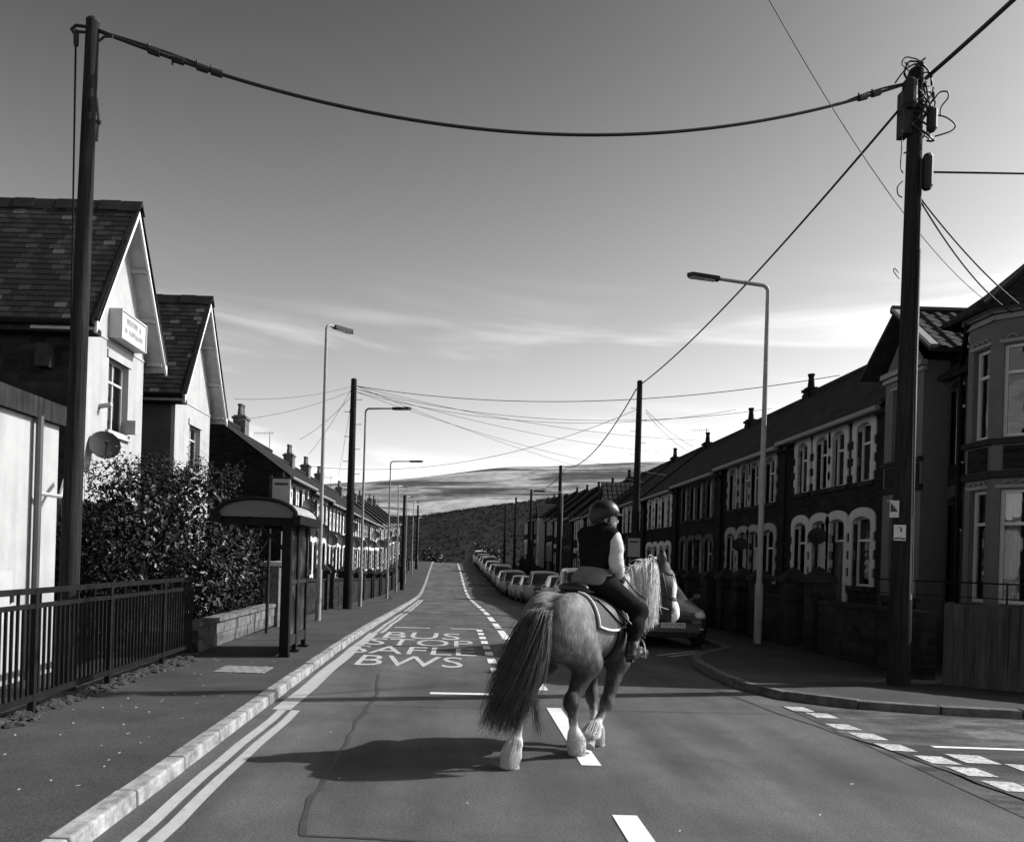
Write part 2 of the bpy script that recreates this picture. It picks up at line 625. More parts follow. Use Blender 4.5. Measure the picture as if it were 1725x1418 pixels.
def thing(name, label, cat, loc=(0, 0, 0), group=None, rot=0.0):
    o = bpy.data.objects.new(name, None)
    o.empty_display_size = 0.2
    COL.objects.link(o)
    o.location = loc
    o.rotation_euler = (0, 0, rot)
    return tag(o, label, cat, group)


def tag(o, label, cat, group=None, kind=None):
    o['label'] = label
    o['category'] = cat
    if group:
        o['group'] = group
    if kind:
        o['kind'] = kind
    return o


def kind(o, k='structure'):
    o['kind'] = k
    return o


def copy_tree(o, parent=None):
    c = o.copy()
    COL.objects.link(c)
    if parent is not None:
        c.parent = parent
    for ch in list(o.children):
        copy_tree(ch, c)
    return c


def kid(src, parent, loc, rot=None, name=None):
    """another part sharing a mesh"""
    c = bpy.data.objects.new(name or src.name.split('.')[0], src.data)
    COL.objects.link(c)
    c.parent = parent
    c.location = loc
    if rot is not None:
        c.rotation_euler = rot
    return c


ORD = ['first', 'second', 'third', 'fourth', 'fifth', 'sixth', 'seventh', 'eighth', 'ninth', 'tenth', 'eleventh', 'twelfth', 'thirteenth', 'fourteenth', 'fifteenth', 'sixteenth', 'seventeenth', 'eighteenth', 'nineteenth', 'twentieth']

# ------------------------------------------------------------------ lie of the land
_y = np.arange(-80, 200, 1.0)
_z = np.interp(_y, [-80, 14, 19, 29, 38, 50, 58, 66, 80, 100, 108, 125, 160, 200], [0, 0, -.05, -.25, -.50, -.80, -.78, -.50, .16, 1.06, 1.06, 0.3, -3, -8])
_k = np.exp(-np.linspace(-2, 2, 9) ** 2)
_k /= _k.sum()
_z = np.convolve(np.pad(_z, 4, mode='edge'), _k, mode='valid')


def zr(y):
    return float(np.interp(y, _y, _z))


def cx(y):
    t = max(0.0, y - 26.0)
    return -0.0185 * t * t / (t + 6.0) if t > 0 else 0.0


XL = -2.11        # left kerb line
XP = -4.12        # back of the left pavement
XR = 5.55         # right kerb line beside the parked cars
XW = 7.15         # garden walls on the right
XF = 9.2          # house fronts on the right
KH = 0.10

# ------------------------------------------------------------------ ground, hills
def sstep(t):
    t = np.clip(t, 0, 1)
    return t * t * (3 - 2 * t)


def terrain(x, y):
    u = x / np.maximum(np.abs(y), 60)
    tn = np.interp(u, [-.6, -.2, -.044, .13, .235, .5], [.034, .040, .048, .074, .087, .10])
    tf = np.interp(u, [-.6, -.123, -.044, .063, .257, .6], [.06, .0885, .1005, .1125, .1262, .135])
    base = np.interp(y, _y, _z) - 0.07
    zn = -8 + (tn * 820 + 9.7) * sstep((y - 190) / 630.0) ** 0.9
    zn += np.sin(x * 0.011 + 1) * np.sin(y * 0.013) * 4 * sstep((y - 260) / 300)
    dip = zn - 22 * sstep((y - 830) / 150.0)
    zf = tf * 2000 + 1.7
    z = np.where(y < 190, base, np.where(y < 830, zn, dip))
    t = sstep((y - 980) / 1020.0)
    z = np.where(y > 980, dip * (1 - t) + (zf - 0.1 * np.maximum(0, y - 2000)) * t, z)
    z += np.where(y > 1000, 3.0 * np.sin(x * 0.017) * np.sin(y * 0.011 + x * 0.004), 0)
    return z


gx = np.sinh(np.linspace(-5.6, 5.6, 121)) * 16.0
gy = np.concatenate([np.arange(-80, 130, 3.0), np.arange(130, 900, 14.0), np.arange(900, 2100, 30.0), np.array([2100, 2200, 2400, 2700, 3100])])
GX, GY = np.meshgrid(gx, gy)
GZ = terrain(GX, GY)
mb = MB()
mb.grid([[(GX[i, j], GY[i, j], GZ[i, j]) for j in range(len(gx))] for i in range(len(gy))])
kind(mb.build('ground', 'hill', smooth=True, fix=False))

# woodland on the lower hill: lumps of tree crowns nobody could count
b0 = bmesh.new()
bmesh.ops.create_icosphere(b0, subdivisions=2, radius=1.0)
iv = np.array([v.co[:] for v in b0.verts])
ifc = [tuple(v.index for v in f.verts) for f in b0.faces]
b0.free()
mb = MB()
WV = []
for i in range(11000):
    y = 190 + 660 * rng.random() ** 0.8
    x = (rng.random() - 0.42) * 0.85 * y
    r = 0.45 + 0.6 * rng.random() + y * 0.0007
    z = float(terrain(np.array([x]), np.array([y]))[0])
    m_ = 16
    d = rng.normal(size=(m_, 3))
    d /= np.linalg.norm(d, axis=1)[:, None]
    d[:, 2] = np.abs(d[:, 2])
    c = np.array([x, y, z]) + d * np.array([r, r, r * (0.9 + 0.7 * rng.random())]) * (0.55 + 0.5 * rng.random((m_, 1)))
    t = np.cross(d + 0.7 * rng.normal(size=(m_, 3)), rng.normal(size=(m_, 3)))
    t /= np.linalg.norm(t, axis=1)[:, None]
    q = np.cross(t, d)
    L = r * (0.22 + 0.22 * rng.random((m_, 1)))
    base_ = len(WV)
    for a_ in (c - t * L, c + q * L * .6, c + t * L, c - q * L * .6):
        WV.append(a_)
W4 = [np.concatenate(WV[k::4]) for k in range(4)]
nW = len(W4[0])
VV = np.concatenate(W4)
mb.v = [tuple(p) for p in VV.tolist()]
mb.n = len(mb.v)
mb.f = [(i, nW + i, 2 * nW + i, 3 * nW + i) for i in range(nW)]
tag(mb.build('woodland', 'woodland', fix=False), 'dark wooded lower slope of the hill beyond the street', 'woodland', kind='stuff')


def strip(name, m, ys, xa, xb, dz, parent=None, nx=2, world=True):
    mb = MB()
    mb.grid([[(xa(y) + (xb(y) - xa(y)) * j / (nx - 1), y, zr(y) + dz) for j in range(nx)] for y in ys])
    return mb.build(name, m, parent, fix=False, world=world)


YS = np.concatenate([np.arange(-14, 30, 2.0), np.arange(30, 128, 2.0)])
kind(strip('road', 'asphalt', YS, lambda y: XL + cx(y) - 0.05, lambda y: XR + cx(y) + 0.05, 0.0, nx=6))
# the side street that meets the road on the right (a rougher, older surface)
mb = MB()
mb.grid([[(x, y, 0.004) for x in (4.05, 8, 14, 22, 40)] for y in (-2, 2, 5, 7.5, 9.9)])
kind(mb.build('side_street', 'side_asphalt', fix=False))

# ---- pavements and kerbs
kind(strip('pavement', 'pavement', YS, lambda y: -5.2 + cx(y), lambda y: XL + cx(y) - 0.13, KH, nx=3))
KP = [(XR, 127.0)] + [(XR, y) for y in range(120, 17, -5)] + [(5.5, 16.3), (5.15, 15.75), (4.55, 15.1), (4.15, 14.2), (3.97, 12.8), (3.93, 11.6), (4.02, 10.9), (4.35, 10.25), (4.95, 9.85), (5.8, 9.62), (7.0, 9.45), (9.5, 9.3), (14, 9.2), (30, 9.1)]
KP = [(x + cx(y), y) for x, y in KP]


def resample(pl, step, start=0.0):
    pts = [Vector((p[0], p[1], 0)) for p in pl]
    out_, d = [], start
    acc = 0.0
    for a, b in zip(pts[:-1], pts[1:]):
        L = (b - a).length
        while d <= acc + L:
            out_.append(a + (b - a) * ((d - acc) / L))
            d += step
        acc += L
    return out_


# the pavement on the right, out to the garden walls and round the corner
mb = MB()
rows = []
for x, y in KP:
    if y > 14:
        inner = (XW + 0.4 + cx(y), y)
    else:
        inner = (max(XW + 0.4, x + 0.6), max(y, 11.6) if x < 7 else 11.4)
    rows.append((x + 0.0, y, inner))
pl = [Vector((r[0], r[1], 0)) for r in rows]
pts = []
for i, r in enumerate(rows):
    d = (pl[min(i + 1, len(pl) - 1)] - pl[max(i - 1, 0)]).normalized()
    n = Vector((-d.y, d.x, 0))      # towards the houses
    k = pl[i] + n * 0.13
    pts.append([(k.x, k.y, zr(k.y) + KH), (r[2][0], r[2][1], zr(r[2][1]) + KH)])
mb.grid(pts)
kind(mb.build('pavement', 'pavement', fix=False))


def kerb(pl, side, near, name='kerb', km='kerb'):
    root = thing(name, '', '')
    del root['label'], root['category']
    kind(root)
    P0 = resample(pl, 0.915)
    rest = MB()
    for i in range(len(P0) - 1):
        a, b = P0[i], P0[i + 1]
        d = (b - a).normalized()
        n = Vector((-d.y, d.x, 0)) * side
        g = 0.006 + 0.004 * random.random()
        a2, b2 = a + d * g, b - d * g
        h = KH + 0.008 + random.uniform(-.006, .006)
        o = n * random.uniform(-.008, .008)
        m_ = rest if not near(a) else MB()
        za, zb = zr(a2.y), zr(b2.y)
        lo = -0.12
        q = [a2 + o, b2 + o, b2 + n * 0.14, a2 + n * 0.14]
        zz = [za, zb, zb, za]
        # battered face: the foot a little in front of the top edge
        foot = [a2 + o - n * 0.012, b2 + o - n * 0.012, b2 + n * 0.14, a2 + n * 0.14]
        m_.hexa([(p.x, p.y, z + lo) for p, z in zip(foot, zz)] + [(p.x, p.y, z + h) for p, z in zip(q, zz)])
        if m_ is not rest:
            ob = m_.build('kerb_stone', km, root)
            bv = ob.modifiers.new('bevel', 'BEVEL')
            bv.width = 0.016
            bv.segments = 2
    if rest.n:
        kind(rest.build('kerb_run', 'kerb', root), 'stuff')
    return root


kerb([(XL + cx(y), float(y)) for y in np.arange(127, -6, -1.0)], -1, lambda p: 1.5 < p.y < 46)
kerb(KP, 1, lambda p: p.y < 20 and p.x < 12, km='kerb_shaded')

# ---- paint on the road
def dash_root(name):
    o = bpy.data.objects.new(name, None)
    COL.objects.link(o)
    return kind(o)


def rib(mb, x, y0, y1, w, dz=0.006, follow=True, n=None):
    n = n or max(2, int((y1 - y0) / 1.5) + 1)
    ys = np.linspace(y0, y1, n)
    f = (lambda y: cx(y)) if follow else (lambda y: 0.0)
    X = x if callable(x) else (lambda y: x)
    mb.grid([[(X(y) + f(y) - w / 2, y, zr(y) + dz), (X(y) + f(y) + w / 2, y, zr(y) + dz)] for y in ys])


cl_ = dash_root('centre_line')
marks = [(2.9, 5.42), (6.72, 9.3), (10.55, 13.2), (14.3, 16.6), (17.5, 20.0), (20.8, 22.9)]
y = 23.8
while y < 105:
    marks.append((y, y + 2.5))
    y += 3.5
for a, b in marks:
    mb = MB()
    rib(mb, lambda y: 1.21 - 0.007 * min(y, 26), a, b, 0.17)
    mb.build('dash', 'white_line', cl_, fix=False)
bl = dash_root('bus_stop_box_line')
for yy in (12.3, 13.45, 14.55, 15.6, 16.65, 17.7, 18.75, 19.8):
    mb = MB()
    rib(mb, 0.60 - 0.008 * (yy - 12), yy - 0.3, yy + 0.3, 0.14)
    mb.build('dash', 'white_line', bl, fix=False)
mb = MB()
mb.grid([[(-0.33, 10.0, 0.006), (0.60, 10.06, 0.006)], [(-0.33, 10.13, 0.006), (0.60, 10.19, 0.006)]])
mb.grid([[(-1.6, 20.0, zr(20) + .006), (-0.7, 20.05, zr(20) + .006)], [(-1.6, 20.1, zr(20) + .006), (-0.7, 20.15, zr(20) + .006)]])
mb.grid([[(-0.2, 20.1, zr(20) + .006), (0.5, 20.15, zr(20) + .006)], [(-0.2, 20.2, zr(20) + .006), (0.5, 20.25, zr(20) + .006)]])
mb.build('end_line', 'white_line', bl, fix=False)
yl = dash_root('double_yellow_line')
for xo in (-1.90, -1.75):
    for a, b in ((-3, 8.7), (18.2, 27.0), (28.5, 44)):
        mb = MB()
        rib(mb, lambda y, xo=xo: xo + 0.012 * math.sin(y * 1.7) + 0.006 * math.sin(y * 4.1), a, b, 0.095, n=max(4, int((b - a) * 2)))
        mb.build('line', 'yellow_line', yl, fix=False)
mb = MB()
rib(mb, lambda y: -1.90 + 0.01 * math.sin(y * 2), 8.72, 18.15, 0.20, n=20)
mb.build('wide_line', 'yellow_line', yl, fix=False)
gw = dash_root('give_way_line')
for px, py in ((1345, 1195), (1385, 1206), (1420, 1225), (1462, 1241), (1508, 1260), (1578, 1281), (1637, 1301), (1700, 1326)):
    d, w_ = P(px, py, 1.0), 0
    Y = CAM_H / ((CAM_H - d.z))
    c = P(px, py, Y)
    mb = MB()
    mb.grid([[(c.x - .12, c.y - .14, .010), (c.x + .13, c.y - .16, .010)], [(c.x - .13, c.y + .16, .010), (c.x + .12, c.y + .13, .010)]])
    mb.build('dash', 'worn_paint', gw, fix=False)
for x, y in ((4.78, 7.35), (5.12, 7.02), (4.80, 6.35), (4.78, 5.5), (4.45, 5.6), (4.4, 4.7)):
    mb = MB()
    mb.grid([[(x - .14, y - .15, .010), (x + .16, y - .18, .010)], [(x - .14, y + .18, .010), (x + .16, y + .15, .010)]])
    mb.build('dash', 'worn_paint', gw, fix=False)
mb = MB()
mb.grid([[(4.7, 7.78, .010), (9.5, 7.70, .010)], [(4.7, 7.86, .010), (9.5, 7.78, .010)]])
mb.build('edge_line', 'white_line', gw, fix=False)


def text_mesh(body, w, h, name, m, place, parent=None):
    """flat lettering: glyph outlines filled, fitted into a w x h box, then placed by place(u, v)"""
    cu = bpy.data.curves.new(name, 'FONT')
    cu.body = body
    cu.resolution_u = 3
    o = bpy.data.objects.new(name, cu)
    COL.objects.link(o)
    dg = bpy.context.evaluated_depsgraph_get()
    me = bpy.data.meshes.new_from_object(o.evaluated_get(dg))
    bpy.data.objects.remove(o)
    co = np.array([v.co[:] for v in me.vertices])
    lo, hi = co.min(0), co.max(0)
    for v in me.vertices:
        v.co = place((v.co.x - lo[0]) / (hi[0] - lo[0]) * w, (v.co.y - lo[1]) / (hi[1] - lo[1]) * h)
    me.name = name
    me.materials.clear()
    return link(name, me, m, parent)


lt = dash_root('bus_stop_lettering')
for word, x0, x1, y0, y1 in (('BUS', -1.62, 0.06, 17.0, 18.6), ('STOP', -1.80, 0.32, 15.5, 16.85), ('SAFLE', -1.98, 0.34, 14.05, 15.3), ('BWS', -1.62, 0.10, 12.45, 13.8)):
    text_mesh(word, x1 - x0, y1 - y0, 'word', 'worn_paint', lambda u, v: (x0 + u, y0 + v, zr(y0 + v) + 0.006), lt)

ry = dash_root('kerbside_line')
for o_ in (0, .2):
    mb = MB()
    mb.grid([[(3.75 + o_, 15.1 - o_ * .6, zr(15) + .006), (4.85 + o_, 16.2 - o_ * .6, zr(16) + .006)], [(3.83 + o_, 15.03 - o_ * .6, zr(15) + .006), (4.93 + o_, 16.13 - o_ * .6, zr(16) + .006)]])
    mb.build('line', 'worn_paint', ry, fix=False)

# sealed joints and cracks in the asphalt
mb = MB()


def seam(pts, w):
    ps = [Vector((x, y, 0)) for x, y in pts]
    ps = [p + Vector((random.uniform(-.02, .02), random.uniform(-.02, .02), 0)) for p in resample(pts, 0.25)]
    row = []
    for i, p in enumerate(ps):
        d = (ps[min(i + 1, len(ps) - 1)] - ps[max(i - 1, 0)]).normalized()
        n = Vector((-d.y, d.x, 0)) * (w * random.uniform(.6, 1.3) / 2)
        row.append([(p.x - n.x, p.y - n.y, zr(p.y) + .004), (p.x + n.x, p.y + n.y, zr(p.y) + .004)])
    mb.grid(row)


seam([(-.92, 4.85), (-1.0, 5.6), (-.98, 6.6), (-1.02, 8.2), (-.98, 10.0), (-1.15, 11.6)], .045)
seam([(-.92, 4.86), (.1, 4.82), (1.4, 4.84), (2.6, 4.95)], .035)
seam([(-1.6, 21.6), (.6, 21.5), (1.5, 21.5)], .05)
seam([(-.5, 25.5), (1.6, 25.7)], .08)
seam([(3.6, 11.2), (3.8, 9.4), (4.2, 7.5), (4.35, 6.0), (4.3, 4.0)], .05)
kind(mb.build('tar_seam', 'tar', fix=False))

# ------------------------------------------------------------------ house building kit
class Plane:
    """a wall plane from p0 to p1 (outside on the right of p0->p1); pt(u, z, d): d metres inwards"""

    def __init__(s, p0, p1):
        s.p0 = Vector((p0[0], p0[1], 0))
        d = Vector((p1[0] - p0[0], p1[1] - p0[1], 0))
        s.L = d.length
        s.d = d / s.L
        s.n = Vector((s.d.y, -s.d.x, 0))

    def pt(s, u, z, d=0.0):
        p = s.p0 + s.d * u - s.n * d
        return (p.x, p.y, z)

    def block(s, mb, u0, u1, z0, z1, d0, d1):
        mb.hexa([s.pt(u0, z0, d0), s.pt(u1, z0, d0), s.pt(u1, z0, d1), s.pt(u0, z0, d1), s.pt(u0, z1, d0), s.pt(u1, z1, d0), s.pt(u1, z1, d1), s.pt(u0, z1, d1)])

    def wall(s, mb, u0, u1, z0, z1, holes=(), depth=0.2):
        us = sorted({u0, u1} | {h[0] for h in holes} | {h[1] for h in holes})
        zs = sorted({z0, z1} | {h[2] for h in holes} | {h[3] for h in holes})
        for a, b in zip(us[:-1], us[1:]):
            for c, d in zip(zs[:-1], zs[1:]):
                um, zm = (a + b) / 2, (c + d) / 2
                if any(h[0] < um < h[1] and h[2] < zm < h[3] for h in holes):
                    continue
                mb.add([s.pt(a, c), s.pt(b, c), s.pt(b, d), s.pt(a, d)], [(0, 1, 2, 3)])
        for a, b, c, d in holes:
            for q in ([(a, c), (b, c)], [(b, c), (b, d)], [(b, d), (a, d)], [(a, d), (a, c)]):
                mb.add([s.pt(*q[0]), s.pt(*q[1]), s.pt(*q[1], depth), s.pt(*q[0], depth)], [(0, 1, 2, 3)])


def window(root, pl, u0, u1, z0, z1, transom=0.68, mull=0, inset=0.10, curtain=0.0, fm='frame_white', fw=0.05, bars=0):
    mb = MB()
    d0, d1 = inset, inset + 0.07
    pl.block(mb, u0, u0 + fw, z0, z1, d0, d1)
    pl.block(mb, u1 - fw, u1, z0, z1, d0, d1)
    pl.block(mb, u0 + fw, u1 - fw, z0, z0 + fw, d0, d1)
    pl.block(mb, u0 + fw, u1 - fw, z1 - fw, z1, d0, d1)
    zt = z0 + (z1 - z0) * transom
    if transom < 1:
        pl.block(mb, u0 + fw, u1 - fw, zt - fw / 2, zt + fw / 2, d0 - .004, d1)
    for k in range(mull):
        um = u0 + (u1 - u0) * (k + 1) / (mull + 1)
        pl.block(mb, um - fw / 2, um + fw / 2, z0 + fw, (zt if transom < 1 else z1) - fw, d0 + .003, d1)
        if transom < 1:
            pl.block(mb, um - fw / 2, um + fw / 2, zt + fw / 2, z1 - fw, d0 + .003, d1)
    f = mb.build('window', fm, root)
    zs = [(z0 + fw / 2, zt), (zt, z1 - fw / 2)] if transom < 1 else [(z0 + fw / 2, z1 - fw / 2)]
    for a, b in zs:
        g = MB()
        pl.block(g, u0 + fw / 2, u1 - fw / 2, a, b, inset + .03, inset + .036)
        g.build('pane', 'glass', f)
    if curtain:
        for side in (0, 1):
            c = MB()
            w = (u1 - u0) * curtain * random.uniform(.7, 1.2)
            ua = u0 + fw if side == 0 else u1 - fw - w
            n = 10
            pts = [[pl.pt(ua + w * i / n, z, inset + .16 + .02 * math.sin(i * 2.2)) for i in range(n + 1)] for z in (z0 + .02, z1 - .02)]
            c.grid(pts)
            c.build('curtain', 'curtain', f, smooth=True, fix=False)
    return f


def surround(root, pl, u0, u1, z0, z1, m='surround', t=0.13, arch=0.16, proud=0.03, sill=True, door=False):
    """toothed painted jambs and a segmental arch head standing proud of the wall"""
    mb = MB()
    zs = z1 - arch
    n = max(3, round((zs - z0) / 0.2))
    h = (zs - z0) / n
    for k in range(n):
        e = t + (0.075 if (n - k) % 2 else 0.0)
        pr = proud + (0.004 if k % 2 else 0.0)
        pl.block(mb, u0 - e, u0, z0 + k * h, z0 + (k + 1) * h, -pr, 0.06)
        pl.block(mb, u1, u1 + e, z0 + k * h, z0 + (k + 1) * h, -pr, 0.06)
    um, hw = (u0 + u1) / 2, (u1 - u0) / 2
    N = 8
    ih = [(um + hw * math.cos(math.pi * k / N), zs + arch * math.sin(math.pi * k / N) ** 0.8) for k in range(N + 1)]
    e = t + 0.075
    oh = [(um + (hw + e) * c, zs + 0.06 + (arch + 0.15) * s_ ** 0.7) for c, s_ in ((math.cos(math.pi * k / N), math.sin(math.pi * k / N)) for k in range(N + 1))]
    oh[0] = (u1 + e, zs + 0.10)
    oh[-1] = (u0 - e, zs + 0.10)
    oh = [(u1 + e, zs)] + oh + [(u0 - e, zs)]
    ih = [(u1, zs)] + ih + [(u0, zs)]
    pf = [pl.pt(u, z, -proud - .008) for u, z in ih + oh[::-1]]
    k = len(ih)
    a = [pl.pt(u, z, -proud - .008) for u, z in ih] + [pl.pt(u, z, -proud - .008) for u, z in oh] + [pl.pt(u, z, .09) for u, z in ih] + [pl.pt(u, z, .02) for u, z in oh]
    fs = []
    for i in range(k - 1):
        fs += [(i, i + 1, k + i + 1, k + i), (2 * k + i, 2 * k + i + 1, i + 1, i), (k + i, k + i + 1, 3 * k + i + 1, 3 * k + i)]
    mb.add(a, fs)
    # spandrels: the square corners of the opening behind the arch
    sp1 = [pl.pt(u, z, .085) for u, z in ih] + [pl.pt(u0, z1, .085), pl.pt(u1, z1, .085)]
    for i in range(k - 1):
        um2 = (ih[i][0] + ih[i + 1][0]) / 2
        mb.add([pl.pt(ih[i][0], ih[i][1], .085), pl.pt(ih[i + 1][0], ih[i + 1][1], .085), pl.pt(ih[i + 1][0], z1, .086), pl.pt(ih[i][0], z1, .086)], [(0, 1, 2, 3)])
    o = mb.build('window_surround' if not door else 'door_surround', m, root)
    if sill:
        sb = MB()
        pl.block(sb, u0 - t - .04, u1 + t + .04, z0 - 0.11, z0, -0.07, 0.1)
        sb.build('sill', 'stone' if m != 'surround_white' else m, root)
    return o


def door(root, pl, u0, u1, z0, z1, m='door_dark', inset=0.14):
    mb = MB()
    zt = z0 + 2.05
    pl.block(mb, u0, u1, z0, zt, inset, inset + .05)
    for a, b in ((.15, .85), (1.0, 1.85)):
        for c, e in ((.12, .46), (.54, .88)):
            w = u1 - u0
            pl.block(mb, u0 + w * c, u0 + w * e, z0 + a, z0 + b, inset - .012, inset + .01)
    o = mb.build('door', m, root)
    h = MB()
    pl.block(h, u0 + .08, u0 + .12, z0 + 1.0, z0 + 1.14, inset - .05, inset - .002)
    h.build('handle', 'chrome', o)
    if z1 - zt > 0.2:
        window(root, pl, u0, u1, zt, z1, transom=1.0, inset=inset)
    return o


def chimney(roof, x, y, z0, w, d, h, m='brick', pots=2):
    c = MB()
    c.box(x - w / 2, x + w / 2, y - d / 2, y + d / 2, z0, z0 + h)
    c.box(x - w / 2 - .05, x + w / 2 + .05, y - d / 2 - .05, y + d / 2 + .05, z0 + h, z0 + h + .09)
    c.box(x - w / 2 + .02, x + w / 2 - .02, y - d / 2 + .02, y + d / 2 - .02, z0 + h + .09, z0 + h + .15)
    for k in range(pots):
        c.lathe([(.10, z0 + h + .15), (.12, z0 + h + .2), (.09, z0 + h + .5), (.12, z0 + h + .58), (.12, z0 + h + .62), (.07, z0 + h + .6)], 10,
                (x, y + (k - (pots - 1) / 2) * .32, 0))
    return c.build('chimney', m, roof)


def aerial(root, x, y, z, s=1):
    mb = MB()
    mb.tube([(x, y, z), (x, y, z + 1.0)], .014, 6)
    mb.tube([(x - .75 * s, y - .1, z + .86), (x + .2 * s, y + .05, z + .92)], .010, 5)
    for k in range(8):
        t = k / 7
        px_, py_, pz_ = x - .7 * s + .8 * s * t, y - .09 + .13 * t, z + .863 + .05 * t
        mb.tube([(px_, py_, pz_ - .12), (px_, py_, pz_ + .12)], .006, 4)
    return mb.build('aerial', 'dark_metal', root)


def dish(root, x, y, z, s):
    """satellite dish on a wall whose outside is towards s (x direction)"""
    mb = MB()
    n, rings = 18, 5
    ax = Vector((s * .45, -.75, .42)).normalized()
    a = ax.cross(Vector((0, 0, 1))).normalized()
    b = a.cross(ax)
    c0 = Vector((x + s * .26, y, z))
    vs, fs = [], []
    for side in (0, 1):
        for i in range(rings + 1):
            r_ = (.30 if s > 0 else .22) * i / rings
            for k in range(n):
                t = 2 * math.pi * k / n
                p = c0 + a * (r_ * math.cos(t)) + b * (r_ * 1.08 * math.sin(t)) + ax * (.9 * r_ * r_ - .012 * side)
                vs.append(p)
    R1 = (rings + 1) * n
    for side in (0, 1):
        for i in range(rings):
            for k in range(n):
                q = [side * R1 + i * n + k, side * R1 + i * n + (k + 1) % n, side * R1 + (i + 1) * n + (k + 1) % n, side * R1 + (i + 1) * n + k]
                fs.append(tuple(q))
    for k in range(n):
        fs.append((rings * n + k, rings * n + (k + 1) % n, R1 + rings * n + (k + 1) % n, R1 + rings * n + k))
    mb.add(vs, fs)
    mb.tube([c0 - ax * .01, c0 - ax * .08, (x, y, z - .12)], .02, 6)
    tip = c0 + ax * .36 - b * .10
    mb.tube([c0 - b * .30, tip], .011, 5)
    mb.tube([tip - ax * .06, tip + ax * .03], .035, 7)
    return mb.build('satellite_dish', 'dish', root, smooth=40)


def slab(mb, a, b, c, d, th):
    """thick roof slope: corners a, b (eave), c, d (ridge)"""
    a, b, c, d = map(Vector, (a, b, c, d))
    n = (b - a).cross(d - a).normalized()
    if n.z < 0:
        n = -n
    mb.hexa([a - n * th, b - n * th, c - n * th, d - n * th, a, b, c, d])


def roof_slates(root, a, b, c, d, names, w=0.30, gauge=0.20, limit=300, th=0.012):
    """slates laid one by one, in courses from the eave a->b up to the ridge d->c (nearest to b first)"""
    a, b, c, d = map(Vector, (a, b, c, d))
    up = d - a
    H = up.length
    up.normalize()
    al = (b - a).normalized()
    n = al.cross(up).normalized()
    if n.z < 0:
        n = -n
    meshes = []
    for k, mname in enumerate(names):
        for r_ in range(2):
            m2 = MB()
            j = [random.uniform(-.006, .006) for _ in range(4)]
            x0, x1 = -w / 2 + .004, w / 2 - .004
            pts = [(x0, j[0], th + .004), (x1, j[1], th + .004), (x1, gauge * 1.5, .002), (x0, gauge * 1.5, .002)]
            m2.hexa([(p[0], p[1], p[2] - th * .8) for p in pts] + pts)
            me = m2.build('slate', mname)
            meshes.append(me.data)
            bpy.data.objects.remove(me)
    rest = MB()
    rows_ = int(H / gauge)
    M0 = Matrix((al, up, n)).transposed().to_4x4()
    L = (b - a).length
    cnt = 0
    off = Vector((0, 0, 0))
    q = root
    while q is not None:
        off += q.location
        q = q.parent
    spots = []
    for r_ in range(rows_):
        for k in range(int(L / w) + 1):
            u = L - (k + (0.5 if r_ % 2 else 0.0)) * w - w / 2
            if u < w / 2 - .02:
                continue
            spots.append((k, r_, u))
    spots.sort()
    wts = [.40, .40, .26, .26, .12, .12, .035, .035][:len(meshes)]
    for k, r_, u in spots:
        pos = a + al * u + up * (r_ * gauge) + n * .004
        if cnt < limit:
            o = bpy.data.objects.new('slate', random.choices(meshes, wts)[0])
            COL.objects.link(o)
            o.parent = root
            o.matrix_local = Matrix.Translation(pos - off) @ M0 @ Matrix.Rotation(random.uniform(-.012, .012), 4, 'Z') @ Matrix.Rotation(random.uniform(0, .01), 4, 'X')
            cnt += 1
        else:
            pts = [(-w / 2 + .004, 0, th + .004), (w / 2 - .004, 0, th + .004), (w / 2 - .004, gauge * 1.5, .002), (-w / 2 + .004, gauge * 1.5, .002)]
            T_ = Matrix.Translation(pos) @ M0
            rest.hexa([T_ @ Vector((p[0], p[1], p[2] - th * .8)) for p in pts] + [T_ @ Vector(p) for p in pts])
    if rest.n:
        kind(rest.build('slates', names[1], root), 'stuff')


